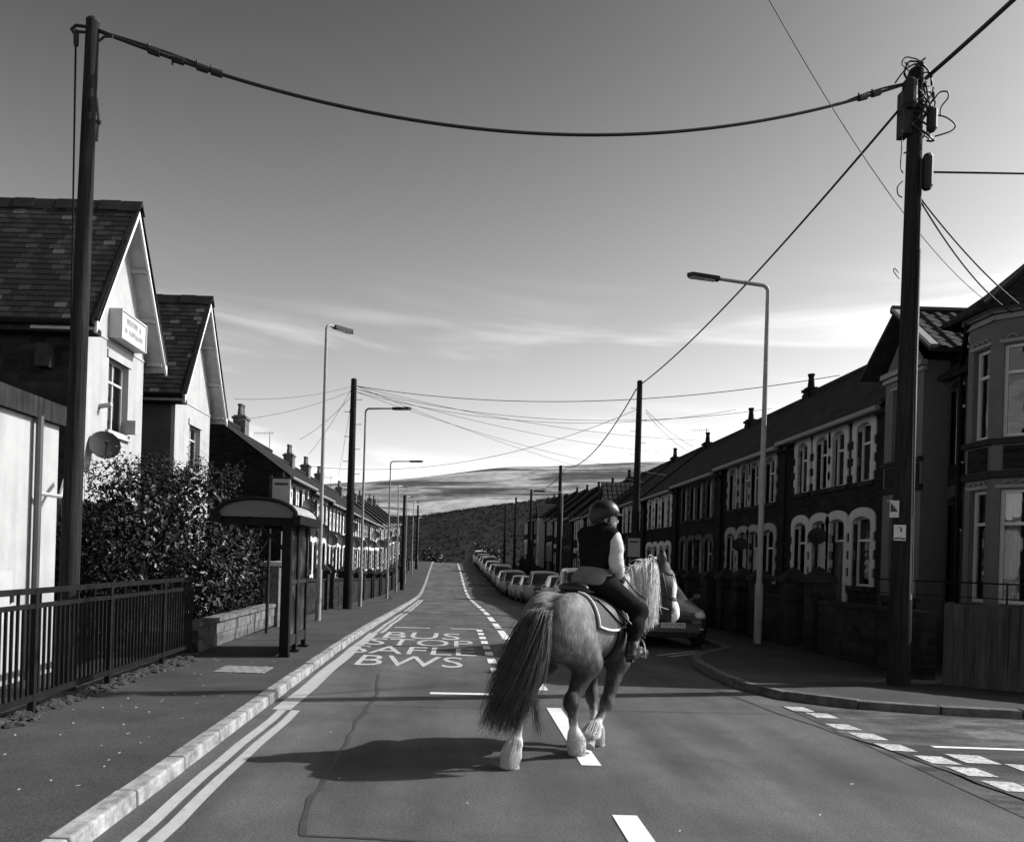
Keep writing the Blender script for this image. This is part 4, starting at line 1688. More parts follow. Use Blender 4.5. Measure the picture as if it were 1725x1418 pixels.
for (i, c1, c2) in ((1, None, None), (3, None, None), (4, None, None)):
    pl = PF[i]
    mb = MB()
    pl.wall(mb, 0, pl.L, -1, zE if i != 1 else 5.75, H[i], .18)
    if i == 1:
        mb.add([(8.70, 15.1, -1), (XF, 15.1, -1), (XF, 15.1, 5.75), (8.70, 15.1, 5.75)], [(0, 1, 2, 3)])
        mb.add([(8.70, 16.45, -1), (XF, 16.45, -1), (XF, 16.45, 5.75), (8.70, 16.45, 5.75)], [(0, 1, 2, 3)])
        mb.add([(8.70, 15.1, 5.75), (8.70, 16.45, 5.75), (8.70, 15.78, 6.55)], [(0, 1, 2)])
    if i == 3:
        mb.add([(8.62, 13.65, -1), (XF, 13.65, -1), (XF, 13.65, zE), (8.62, 13.65, zE)], [(0, 1, 2, 3)])
    mb.build('bay', 'bay_paint' if 'bay_paint' in MATS else 'cream_paint', ch, fix=False, weld=True)
    for h in H[i]:
        window(ch, pl, *h, transom=.70, mull=0, inset=.09, curtain=.34 if i == 4 and h[2] < 2 else .0)
    # dark brick apron between the storeys with a pale stepped corner, mouldings above each light
    for z0, z1 in ((3.42, 3.80), (.2, 1.1)):
        mb = MB()
        pl.block(mb, .10 if i != 4 else .16, pl.L - (.10 if i == 3 else .06), z0, z1, -.03, .02)
        mb.build('apron', 'brick', ch)
    for z0, z1, pr_ in ((3.28, 3.40, -.06), (3.83, 3.92, -.07), (1.13, 1.22, -.07)):
        mb = MB()
        pl.block(mb, -.02, pl.L + .02, z0, z1, pr_, .03)
        mb.build('string_course', 'stone', ch)
    for h in H[i]:
        n = 3 if h[1] - h[0] < .9 else 5
        mb = MB()
        pl.block(mb, h[0] - .06, h[1] + .06, h[3] + .02, h[3] + .07, -.035, .02)
        for k in range(n):
            u = h[0] + (h[1] - h[0]) * (k + .5) / n
            N = 6
            pts = [pl.pt(u + .07 * math.cos(math.pi * q / N), h[3] + .08 + .06 * math.sin(math.pi * q / N), -.03) for q in range(N + 1)]
            mb.tube(pts, .012, 5)
        mb.build('label_mould', 'cream_paint', ch)
    mb = MB()
    zt = zE if i != 1 else 5.75
    pl.block(mb, -.04, pl.L + .04, zt - .20, zt - .12, -.05, .03)
    pl.block(mb, -.06, pl.L + .06, zt - .10, zt, -.10, .03)
    mb.build('cornice', 'cream_paint', ch)
for h in H[2]:
    surround(ch, PF[2], *h, m='surround_dark', sill=False)
door(ch, PF[2], .06, .52, .45, 3.15)
window(ch, PF[2], *H[2][1], transom=.7)
for h in H[5]:
    window(ch, PF[5], *h, transom=.7, mull=1)
    surround(ch, PF[5], *h, m='surround_dark')
# stepped pale quoins where the bay meets the wall
mb = MB()
for k in range(13):
    z = 1.2 + k * .34
    if k % 2 == 0:
        mb.box(XF - .035, XF + .01, 13.70, 13.86, z, z + .33)
mb.build('quoins', 'surround', ch)
# roofs: hip over the corner, gabled roof over the middle bay, main slope
mb = MB()
ov = .32
e = [(8.62 - ov, 14.0, zE - .02), (8.62 - ov, 12.85, zE - .02), (9.12, 12.35 - ov, zE - .02), (16.2, 12.35 - ov, zE - .02)]
apex, rid = (9.5, 13.3, 7.0), (13.0, 13.3, 7.05)
mb.add(e + [apex, rid, (9.9, 14.6, zE + .0), (16.2, 14.6, 6.3)], [(0, 1, 4), (1, 2, 4), (2, 3, 5, 4), (0, 4, 6), (4, 5, 7, 6)])
ob = mb.build('hip_roof', 'slate', ch, fix=False)
so = ob.modifiers.new('solid', 'SOLIDIFY')
so.thickness = .06
mb = MB()
for a, b in (((8.30, 12.85, zE), apex), ((9.12, 12.03, zE), apex), (apex, rid)):
    mb.tube([a, b], .09, 7)
mb.build('hip_ridge', 'ridge_tile', ob)
mb = MB()
sl = (7.95 - 5.62) / 2.8
slab(mb, (XF - .28, 13.6, 5.62 - .28 * sl), (XF - .28, 17.1, 5.62 - .28 * sl), (12, 17.1, 7.95), (12, 13.6, 7.95), .07)
slab(mb, (15.2, 13.6, 5.4), (15.2, 17.1, 5.4), (12, 17.1, 7.95), (12, 13.6, 7.95), .07)
mb.build('roof', 'slate', ch)
# middle bay's own tiled roof; its tiles are big enough to tell apart
ym, ze_, zg, x0, x1 = 15.76, 5.80, 6.86, 8.44, 11.0
ya_, yb_ = 14.45, 17.07
mb = MB()
slab(mb, (x0, ya_, ze_), (x1, ya_, ze_), (x1, ym, zg), (x0, ym, zg), .06)
slab(mb, (x0, yb_, ze_), (x1, yb_, ze_), (x1, ym, zg), (x0, ym, zg), .06)
br = mb.build('bay_roof', 'tile', ch)
mb = MB()
mb.tube([(x0 - .03, ym, zg + .03), (x1, ym, zg + .03)], .09, 8)
mb.build('ridge', 'ridge_tile', br)
mb = MB()
mb.bar((x0 + .03, ya_ - .04, ze_ + .03), (x0 + .03, ym, zg + .05), .14, .06)
mb.build('verge', 'cream_paint', br)
a = Vector((x0 + .12, ya_, ze_))
up = Vector((0, ym - ya_, zg - ze_))
HH = up.length
up.normalize()
nn = Vector((1, 0, 0)).cross(up).normalized()
nt = 6
proto = None
for r_ in range(nt):
    for k in range(8):
        if proto is None:
            q = MB()
            w, l = .29, HH / nt
            prof = [(0, .015), (.06, .05), (.14, .055), (.22, .015), (.29, .02)]
            lo_ = [Vector((1, 0, 0)) * u + nn * v + up * 0 for u, v in prof]
            hi_ = [Vector((1, 0, 0)) * u + nn * (v - .012) + up * (l * 1.12) for u, v in prof]
            q.grid([lo_, hi_])
            q.grid([[p - nn * .03 for p in lo_], lo_])
            proto = q.build('tile', 'tile', br, world=False)
            proto.location = a + up * 0 - Vector(ch.location)
        else:
            kid(proto, br, a + up * (r_ * HH / nt) + nn * .003 * (k % 2) + Vector((1, 0, 0)) * (k * .29) - Vector(ch.location))
mb = MB()
mb.tube([(8.52, 13.55, zE - .1), (9.08, 14.6, 5.4), (9.12, 14.6, .1)], .045, 7)
mb.build('downpipe', 'black_metal', ch)
chimney(ob, 14.2, 15.4, 6.0, .6, 1.0, 1.6, 'brick')
aerial(ch, 10.4, 17.0, 6.35)

ch.location = (XF * 1.1, 14 * 1.1, -.172)
ch.scale = (1.1, 1.1, 1.1)

# board fence at the corner
bf = thing('board_fence', 'weathered upright board fence at the corner house', 'fence', (7.05, 11.55, KH))
f0, f1 = Vector((7.05, 11.55, 0)), Vector((9.4, 9.9, 0))
n = 22
d = (f1 - f0) / n
nrm = Vector((d.y, -d.x, 0)).normalized()
for k in range(n):
    a, b = f0 + d * k, f0 + d * (k + .94)
    o = nrm * (.012 * (k % 2))
    mb = MB()
    h = 1.28 + random.uniform(-.012, .012)
    mb.hexa([a + o + Vector((0, 0, .03)), b + o + Vector((0, 0, .03)), b + o - nrm * .025 + Vector((0, 0, .03)), a + o - nrm * .025 + Vector((0, 0, .03)),
             a + o + Vector((0, 0, h)), b + o + Vector((0, 0, h)), b + o - nrm * .025 + Vector((0, 0, h)), a + o - nrm * .025 + Vector((0, 0, h))])
    mb.build('board', 'fence_board', bf)
for k in (0, 7, 14, 21):
    p = f0 + d * (k + .5) - nrm * .07
    mb = MB()
    mb.box(p.x - .045, p.x + .045, p.y - .045, p.y + .045, -.1, 1.3)
    mb.build('post', 'dark_wood', bf)
hr_ = thing('handrail', 'thin black handrail above the corner board fence', 'handrail', (7.3, 12.2, KH))
for k in range(5):
    t = k / 4
    p = Vector((7.0, 13.3, 0)).lerp(Vector((8.3, 11.0, 0)), t)
    mb = MB()
    mb.tube([(p.x, p.y, -.05), (p.x, p.y, 1.58)], .014, 6)
    mb.build('post', 'black_metal', hr_)
mb = MB()
mb.tube([(7.0, 13.3, 1.58), (8.3, 11.0, 1.58)], .014, 6)
mb.tube([(7.0, 13.3, 1.36), (8.3, 11.0, 1.36)], .009, 6)
mb.build('rail', 'black_metal', hr_)
yw = thing('yard_wall', 'low dark stone yard wall between the telegraph pole and the first capped piers', 'wall', (7.1, 13.5, 0))
mb = MB()
mb.box(7.0, 7.22, 12.0, 15.5, -.3, 1.05)
mb.build('wall', 'stone', yw)
mb = MB()
mb.box(6.96, 7.26, 12.0, 15.5, 1.052, 1.12)
mb.build('coping', 'stone', yw)

# ------------------------------------------------------------------ timber poles, lamp posts
def timber_pole(x, y, h, r, label, steps=True, z0=None, lean=0.0):
    z0 = zr(y) + KH if z0 is None else z0
    t = thing('telegraph_pole', label, 'pole', (x, y, z0), 'timber telegraph poles')
    mb = MB()
    n = 9
    mb.tube([(x + lean * k / n, y, z0 - .2 + (h + .2) * k / n) for k in range(n + 1)], [r * (1.22 - .48 * k / n) for k in range(n + 1)], 14)
    mb.build('shaft', 'pole_wood', t, smooth=50)
    mb = MB()
    mb.lathe([(r * .75, 0), (r * .77, .02), (r * .45, .05)], 14, (x + lean, y, z0 + h))
    mb.build('cap', 'dark_metal', t)
    if steps:
        k = 0
        z = 2.9
        while z < h - .6:
            s_ = -1 if k % 2 else 1
            mb = MB()
            mb.tube([(x + s_ * r * .6, y, z0 + z), (x + s_ * (r + .15), y, z0 + z), (x + s_ * (r + .15), y, z0 + z + .035)], .011, 5)
            mb.build('step', 'dark_metal', t)
            z += .42
            k += 1
    return t


pR = P(1545, 120, 11.4)
pole_r = timber_pole(6.33, 11.4, pR.z - KH, .128, 'tall dark telegraph pole by the kerb corner with tangled cables and two small signs', False, KH)
pLt = P(157, 38, 9.0)
pole_l = timber_pole(-4.43, 9.0, pLt.z - KH, .098, 'timber telegraph pole just behind the railing, sunlit on its right edge', False, KH, .095)
for (x, y, px, py, lab) in ((-3.78, 27.0, 598, 640, 'timber telegraph pole with climbing steps between the first two lamp posts on the left'),
                            (6.36, 29.0, 1078, 643, 'timber telegraph pole with a drum of cable behind the rider'),
                            (6.15, 50.0, 951, 785, 'slim timber pole standing over the middle of the parked cars'),
                            (5.75, 66.0, 893, 825, 'slim timber pole, second beyond the rider along the parked cars'),
                            (5.45, 80.0, 862, 838, 'slim timber pole, third beyond the rider along the parked cars'),
                            (5.2, 94.0, 845, 850, 'farthest slim timber pole above the end of the parked cars'),
                            (-4.1, 57.0, 697, 835, 'timber pole among the distant lamp posts on the left'),
                            (-4.6, 84.0, 718, 852, 'farthest timber pole on the left pavement')):
    top = P(px, py, y)
    timber_pole(x, y, top.z - zr(y) - KH, .13, lab, y < 40)

# cables, clamps and coils at the head of the corner pole
zt = pR.z
mb = MB()
mb.box(6.33 - .21, 6.33 - .10, 11.28, 11.5, zt - .95, zt - .30)
mb.build('joint_box', 'cable', pole_r)
mb = MB()
mb.lathe([(.05, 0), (.10, .05), (.10, .36), (.05, .42)], 12, (6.33 - .17, 11.25, zt - .62))
mb.build('joint_closure', 'cable', pole_r)
mb = MB()
mb.lathe([(.04, 0), (.07, .04), (.07, .30), (.04, .34)], 10, (6.33 + .15, 11.24, zt - .95))
mb.build('joint_closure', 'cable', pole_r)
mb = MB()
mb.lathe([(.05, 0), (.075, .05), (.075, .45), (.05, .5)], 10, (6.33 + .13, 11.28, zt - 1.75))
mb.build('joint_closure', 'cable', pole_r)
mb = MB()
for k in range(26):
    a0 = random.uniform(0, 6.28)
    z = zt - random.uniform(.05, .95)
    r_ = random.uniform(.12, .24)
    n = 9
    sp = random.uniform(1.5, 4.2)
    pts = [(6.36 + (r_ + .02 * math.sin(q * 2)) * math.cos(a0 + sp * q / n), 11.4 + r_ * math.sin(a0 + sp * q / n) * .9, z + .25 * math.sin(q / n * 3.1 + k)) for q in range(n + 1)]
    mb.tube(pts, random.uniform(.008, .015), 5)
mb.build('cable_tangle', 'cable', pole_r)
mb = MB()


def loop(pxs, Y, r, n=24):
    pts = [P(a, b, Y) for a, b in pxs]
    # Catmull-Rom through the points
    out_ = []
    q = [pts[0]] + pts + [pts[-1]]
    for i in range(1, len(q) - 2):
        for k in range(6):
            t = k / 6
            out_.append(0.5 * ((2 * q[i]) + (q[i + 1] - q[i - 1]) * t + (2 * q[i - 1] - 5 * q[i] + 4 * q[i + 1] - q[i + 2]) * t * t + (3 * q[i] - q[i - 1] - 3 * q[i + 1] + q[i + 2]) * t ** 3))
    out_.append(pts[-1])
    mb.tube(out_, r, 6)


loop([(1508, 140), (1525, 118), (1545, 108), (1563, 118), (1571, 142)], 11.25, .012)
loop([(1572, 170), (1583, 156), (1596, 155), (1597, 165), (1586, 180), (1584, 194)], 11.3, .011)
loop([(1570, 194), (1592, 197), (1609, 210), (1602, 221), (1575, 230)], 11.3, .011)
loop([(1566, 195), (1573, 205), (1572, 218), (1562, 228)], 11.3, .014)
loop([(1519, 210), (1519, 250), (1517, 280), (1521, 292)], 11.22, .008)
loop([(1521, 305), (1512, 315), (1513, 328), (1520, 333)], 11.22, .008)
loop([(1515, 470), (1506, 458), (1507, 452), (1514, 460)], 11.22, .006)
loop([(1552, 270), (1546, 500), (1541, 700), (1536, 1000)], 11.26, .016)
mb.build('loose_cable', 'cable', pole_r)
mb = MB()
c = P(1541, 800, 11.24)
mb.tube([P(1549, 420, 11.27), P(1543, 620, 11.27), P(1538, 820, 11.27), P(1533, 1010, 11.27)], .022, 7)
mb.build('conduit', 'lamp_metal', pole_r)
sgn = thing('pole_notice', 'small white square notice fixed to the corner telegraph pole', 'sign', P(1516, 897, 11.23))
c = P(1516, 897, 11.225)
mb = MB()
mb.box(c.x - .085, c.x + .085, c.y, c.y + .008, c.z - .11, c.z + .11)
mb.build('plate', 'sign_face', sgn)
mb = MB()
mb.box(c.x - .08, c.x - .03, c.y - .004, c.y - .0002, c.z - .093, c.z - .07)
mb.box(c.x - .02, c.x + .0, c.y - .004, c.y - .0002, c.z - .093, c.z - .06)
mb.box(c.x + .01, c.x + .075, c.y - .004, c.y - .0002, c.z - .093, c.z - .07)
mb.box(c.x - .02, c.x - .002, c.y - .004, c.y - .0002, c.z + .065, c.z + .085)
mb.box(c.x + .006, c.x + .026, c.y - .004, c.y - .0002, c.z + .01, c.z + .07)
mb.build('print', 'sign_ink', sgn)
sg2 = thing('warning_sign', 'narrow pale warning plate with a black triangle on the corner telegraph pole', 'sign', P(1507, 857, 11.3))
mb = MB()
c = P(1508, 857, 11.29)
mb.hexa([(c.x - .05, c.y + .05, c.z - .12), (c.x + .045, c.y - .02, c.z - .12), (c.x + .048, c.y - .012, c.z - .12), (c.x - .047, c.y + .058, c.z - .12),
         (c.x - .05, c.y + .05, c.z + .12), (c.x + .045, c.y - .02, c.z + .12), (c.x + .048, c.y - .012, c.z + .12), (c.x - .047, c.y + .058, c.z + .12)])
mb.build('plate', 'sign_face', sg2)
mb = MB()
mb.prism([(c.x - .045, c.y + .040, c.z - .04), (c.x + .03, c.y - .016, c.z - .04), (c.x - .042, c.y + .038, c.z + .09)], (-.002, -.004, 0))
mb.build('triangle', 'sign_ink', sg2)
# brackets and clamps at the head of the left pole
mb = MB()
zl = pLt.z
mb.tube([P(150, 46, 8.95), P(128, 43, 8.95), P(120, 50, 8.95), P(127, 60, 8.95)], .018, 7)
mb.tube([P(150, 55, 8.95), P(132, 54, 8.95)], .015, 6)
mb.tube([P(166, 70, 8.9), P(176, 62, 8.9), P(190, 62, 8.9)], .014, 6)
mb.lathe([(.02, 0), (.03, .02), (.03, .16), (.02, .18)], 8, P(128, 78, 8.95))
mb.tube([P(163, 205, 8.88), P(170, 207, 8.88)], .022, 6)
mb.tube([P(163, 165, 8.88), P(166, 200, 8.88), P(163, 238, 8.88)], .016, 6)
mb.build('bracket', 'cable', pole_l)


def lamp(x, y, h, arm, label, r=.075, ang=0.0, tilt=.03):
    z0 = zr(y) + KH
    t = thing('street_lamp', label, 'street lamp', (x, y, z0), 'street lamps along the pavements')
    mb = MB()
    mb.tube([(x, y, z0 - .1), (x, y, z0 + 1.3)], [r, r], 12)
    mb.build('base', 'lamp_metal', t, smooth=50)
    d = Vector((math.cos(ang), math.sin(ang), 0))
    mb = MB()
    pts = [Vector((x, y, z0 + 1.3)), Vector((x, y, z0 + h * .6)), Vector((x, y, z0 + h - .14))]
    for k in range(1, 6):
        a = math.pi / 2 * k / 5
        pts.append(Vector((x, y, z0 + h - .14)) + d * (.14 * (1 - math.cos(a))) + Vector((0, 0, .14 * math.sin(a))))
    L = abs(arm)
    pts.append(pts[-1] + d * (L - .14) + Vector((0, 0, tilt * L)))
    mb.tube(pts, [r * .72, r * .62] + [r * .5] * 6 + [r * .42], 10)
    mb.build('column', 'lamp_metal', t, smooth=60)
    e = pts[-1]
    mb = MB()
    q = [(-.08, -.07), (.52, -.11), (.62, 0), (.52, .11), (-.08, .07)]
    n = Vector((-d.y, d.x, 0))
    lo_ = [e + d * a + n * b - Vector((0, 0, .045 - tilt * a)) for a, b in q]
    mb.prism(lo_, (0, 0, .085))
    hd_ = mb.build('head', 'dark_metal', t)
    mb = MB()
    lo_ = [e + d * (a * .8 + .08) + n * b * .75 - Vector((0, 0, .056 - tilt * a)) for a, b in q]
    mb.prism(lo_, (0, 0, .010))
    mb.build('lens', 'lamp_lens', hd_)
    mb = MB()
    mb.box(x - .045, x + .045, y - r - .005, y - r + .01, z0 + .5, z0 + 1.1)
    mb.build('hatch', 'lamp_metal', t)
    return t


PI = math.pi
lamp(-3.58, 20.3, P(549, 541, 20.3).z - KH, .35, 'tall pale street lamp with a short arm beside the bus shelter', ang=.95)
lamp(-3.6, 29.0, P(615, 688, 29.0).z - zr(29) - KH, 1.05, 'street lamp with a long arm just past the stepped telegraph pole', r=.07)
lamp(-3.72, 41.0, P(660, 777, 41.0).z - zr(41) - KH, 1.05, 'third street lamp on the left with its arm over the road', r=.07)
for i, (y, px, py) in enumerate(((53, 683, 818), (64, 697, 836), (76, 706, 845), (90, 722, 872))):
    lamp(-3.85 + cx(y) * .9, y, P(px, py, y).z - zr(y) - KH, .9, 'distant slim street lamp on the left, %s of the four beyond the long armed lamps' % ORD[i], r=.075, ang=1.3)
lamp(6.52, 17.3, P(1296, 478, 17.3).z - KH, 1.15, 'tall street lamp with its arm over the parked cars on the right', r=.085, ang=PI, tilt=.10)
lamp(5.95, 47.0, 6.4, 1.1, 'distant street lamp among the dark terraces on the right', r=.07, ang=PI)


# ------------------------------------------------------------------ overhead cables
def cable(a, b, sag, r, label, n=28, thin=False, group=None):
    a, b = Vector(a), Vector(b)
    mb = MB()
    mb.tube([a.lerp(b, t) - Vector((0, 0, 4 * sag * t * (1 - t))) for t in np.linspace(0, 1, n)], r, 6)
    o = mb.build('overhead_cable', 'thin_cable' if thin else 'cable', smooth=True)
    return tag(o, label, 'cable', group or 'overhead cables')


A, B = P(166, 52, 9.0), P(1530, 140, 11.3)
mid = P(860, 224, 10.15)
sag = ((A + B) / 2).z - mid.z
mc = cable(A, B, sag, .021, 'thick black cable sagging right across the street between the two near poles', 60)
mb = MB()
for t, dz in ((.05, .03), (.075, -.03), (.10, .03), (.115, .03), (.925, .03), (.945, .03)):
    p = A.lerp(B, t) - Vector((0, 0, 4 * sag * t * (1 - t)))
    p2 = A.lerp(B, t + .012) - Vector((0, 0, 4 * sag * (t + .012) * (1 - t - .012)))
    mb.tube([p, p2], .042, 7)
    mb.tube([p, p + Vector((0, 0, dz * 2.5))], .012, 5)
o = mb.build('cable_clamp', 'cable', mc)
mb = MB()
for (t0, t1) in ((.0, .14), (.90, 1.0)):
    mb.tube([A.lerp(B, t) - Vector((0, 0, 4 * sag * t * (1 - t) - .045 * math.sin((t - t0) / (t1 - t0) * 3.14))) for t in np.linspace(t0, t1, 12)], .014, 5)
mb.build('tail_end', 'cable', mc)
cable(P(1512, 188, 11.4), P(1083, 645, 29), .28, .020, 'thick black cable from the corner pole to the pole behind the rider')
cable(P(1072, 655, 29), P(955, 787, 50), .75, .024, 'black cable from the pole behind the rider to the next pole up the street')
cable(P(955, 787, 50), P(893, 828, 66), .5, .02, 'black cable between the slim poles over the parked cars')
cable(P(1560, 132, 11.4), P(2050, -330, 6.6), .05, .030, 'thick black cable rising from the corner pole out of the top right of the picture')
cable(P(1556, 290, 11.4), P(5082, 215, 14.0), .35, .014, 'level cable running from the corner pole out of the right edge of the picture')
cable(P(1551, 335, 11.4), P(1737, 528, 13.8), .12, .012, 'upper of the two slanting cables from the corner pole to the corner house eaves')
cable(P(1551, 340, 11.4), P(1712, 531, 14.2), .20, .012, 'lower of the two slanting cables from the corner pole to the corner house eaves')
cable(P(1180, -215, 8.0), P(1668, 512, 14.7), .55, .006, 'very thin wire crossing behind the corner pole to the corner house roof', thin=True)
cable(P(128, 62, 8.95), P(119, 575, 15.5), .0, .013, 'black cable hanging beside the left telegraph pole to the gabled house')
F0 = P(600, 650, 27.0)
for i, (px, py, Y) in enumerate(((1415, 632, 21.5), (1300, 688, 24.8), (1240, 690, 28), (1185, 742, 32.0), (1150, 765, 35.0), (1122, 800, 39.6), (1085, 812, 46))):
    cable(F0 - Vector((0, 0, .1 * (i % 3))), P(px, py, Y), .62 + .06 * i if i < 3 else .35, .0075 if i else .011, 'thin drop wire from the stepped pole to a house opposite, %s counted from the nearest' % ORD[i], thin=True)
for i, (px, py, Y) in enumerate(((395, 672, 22.0), (395, 708, 22.5), (505, 740, 30.5), (520, 765, 34), (570, 800, 44))):
    cable(F0 - Vector((.1, 0, .15 * (i % 3))), P(px, py, Y), .15, .007, 'thin drop wire from the stepped pole to its own side, %s counted from the nearest' % ORD[i], thin=True)
cable(P(1072, 690, 29), P(505, 783, 30.6), .9, .009, 'thin wire from the pole behind the rider across to the sunlit terrace', thin=True)
cable(P(1088, 690, 29), P(1168, 752, 31.5), .12, .009, 'upper of two short wires from the pole behind the rider to the dark terrace', thin=True)
cable(P(1088, 694, 29), P(1160, 760, 32.5), .16, .009, 'lower of two short wires from the pole behind the rider to the dark terrace', thin=True)
mb = MB()

# ------------------------------------------------------------------ bus shelter and bus stop flags
bs = thing('bus_shelter', 'dark bus shelter with an arched roof on the left pavement', 'bus shelter', (-3.1, 13.2, KH))
xs, y0, y1 = -2.70, 12.42, 13.92
for y in (y0, y0 + .72, y1):
    mb = MB()
    w = .07 if y == y0 else .036
    mb.box(xs - w, xs + w, y - w, y + w, KH, KH + 2.16)
    mb.build('post', 'black_metal', bs)
    mb = MB()
    mb.box(xs - .08, xs + .08, y - .08, y + .08, KH - .02, KH + .03)
    mb.build('foot', 'black_metal', bs)
for z in (.14, 1.12, 2.06):
    mb = MB()
    mb.box(xs - .028, xs + .028, y0 + .05, y1 - .04, KH + z, KH + z + (.16 if z < 1 else .07))
    mb.build('rail', 'dark_metal', bs)
for a, b in ((y0 + .06, y0 + .685), (y0 + .755, y1 - .035)):
    for k, (z0, z1) in enumerate(((.31, 1.115), (1.195, 2.055))):
        mb = MB()
        mb.box(xs - .006, xs + .006, a, b, KH + z0, KH + z1)
        mb.build('pane', 'shelter_glass' if 'shelter_glass' in MATS else 'glass', bs)
# arched roof: a curved sheet along the street, boarded ends, rims
N = 14
xc, hw, rise, zb = -3.16, .62, .27, KH + 2.17
arc = [(xc - hw * math.cos(math.pi * k / N) * 1.0, zb + rise * math.sin(math.pi * k / N) ** .9) for k in range(N + 1)]
mb = MB()
ya_, yb_ = y0 - .16, y1 + .18
for k in range(N):
    (xa, za), (xb, zb_) = arc[k], arc[k + 1]
    mb.hexa([(xa, ya_, za), (xb, ya_, zb_), (xb, yb_, zb_), (xa, yb_, za), (xa, ya_, za + .02), (xb, ya_, zb_ + .02), (xb, yb_, zb_ + .02), (xa, yb_, za + .02)])
rf = mb.build('roof', 'lamp_metal', bs)
for yy in (ya_ + .03, yb_ - .05):
    mb = MB()
    mb.prism([(x, yy, z - .005) for x, z in arc] , (0, .02, 0))
    mb.build('gable_panel', 'shelter_panel' if 'shelter_panel' in MATS else 'render_grey', bs)
    mb = MB()
    mb.tube([(x, yy - .03, z + .012) for x, z in arc], .035, 6)
    mb.build('rim', 'black_metal', bs)
for x in (xc - hw, xc + hw):
    mb = MB()
    mb.box(x - .06, x + .06, ya_, yb_, zb - .10, zb + .04)
    mb.build('edge_beam', 'black_metal', bs)
for y in (y0, y1):
    mb = MB()
    mb.bar((xc - hw + .05, y, zb - .07), (xs, y, zb - .07), .07, .12)
    mb.bar((xs - .05, y, zb - .5), (xs - .45, y, zb - .12), .04, .05)
    mb.bar((xc - .28, y, zb - .13), (xc - .24, y, zb - .22), .05, .05)
    mb.build('beam', 'black_metal', bs)


def flag(x, y, ztop, label):
    z0 = zr(y) + KH
    t = thing('bus_stop_sign', label, 'bus stop', (x, y, z0), 'bus stop flags')
    mb = MB()
    mb.tube([(x, y, z0 - .1), (x, y, ztop + .06)], .035, 9)
    mb.build('post', 'dark_metal', t, smooth=50)
    mb = MB()
    mb.box(x + .04, x + .40, y - .025, y + .025, ztop - .56, ztop)
    f = mb.build('flag', 'flag_face' if 'flag_face' in MATS else 'render_grey', t)
    mb = MB()
    mb.box(x + .09, x + .35, y - .031, y - .0255, ztop - .13, ztop - .08)
    mb.build('print', 'sign_ink', f)
    mb = MB()
    mb.box(x - .02, x + .42, y - .03, y + .03, ztop + .002, ztop + .03)
    mb.build('bracket', 'dark_metal', t)


fp = P(459, 806, 16.2)
flag(fp.x - .03, 16.2, fp.z, 'grey bus stop flag standing behind the shelter roof')
fp = P(1056, 906, 24.0)
flag(fp.x, 24.0, fp.z, 'grey bus stop flag between the rider and the dark terrace')

# ribbed inspection cover in the pavement
cv = thing('pavement_cover', 'pale ribbed paving panel let into the left pavement by the kerb', 'paving panel', (-2.95, 10.9, KH))
for k in range(9):
    for j in range(3):
        mb = MB()
        x0, y0_ = -3.25 + k * .075, 10.62 + j * .2
        mb.box(x0, x0 + .066, y0_, y0_ + .19, KH - .02, KH + .010 + .003 * ((k + j) % 2))
        mb.build('slab', 'pavement_light' if 'pavement_light' in MATS else 'kerb', cv)
# litter and fallen petals
mb = MB()
for i in range(90):
    if i < 72:
        x, y, z = rng.uniform(-4.0, -2.5), rng.uniform(3.0, 12), KH
    else:
        x, y, z = rng.uniform(-2.2, 3.5), rng.uniform(3.5, 9), 0.004
    a, L = rng.uniform(0, 3.14), rng.uniform(.010, .024)
    w = L * rng.uniform(.3, .7)
    c, s = math.cos(a), math.sin(a)
    mb.add([(x - c * L, y - s * L, z + .004), (x + s * w, y - c * w, z + .006), (x + c * L, y + s * L, z + .010), (x - s * w, y + c * w, z + .008)], [(0, 1, 2, 3)])
tag(mb.build('litter', 'litter', fix=False), 'small pale petals and scraps scattered over pavement and road', 'litter', kind='stuff')


# ------------------------------------------------------------------ parked cars
def crom(xs_, ys_, q):
    ys_ = np.array(ys_, float)
    m = np.gradient(ys_, xs_)
    i = np.clip(np.searchsorted(xs_, q) - 1, 0, len(xs_) - 2)
    h = np.array(xs_)[i + 1] - np.array(xs_)[i]
    t = (q - np.array(xs_)[i]) / h
    return (2 * t**3 - 3 * t**2 + 1) * ys_[i] + (t**3 - 2 * t**2 + t) * h * m[i] + (-2 * t**3 + 3 * t**2) * ys_[i + 1] + (t**3 - t**2) * h * m[i + 1]


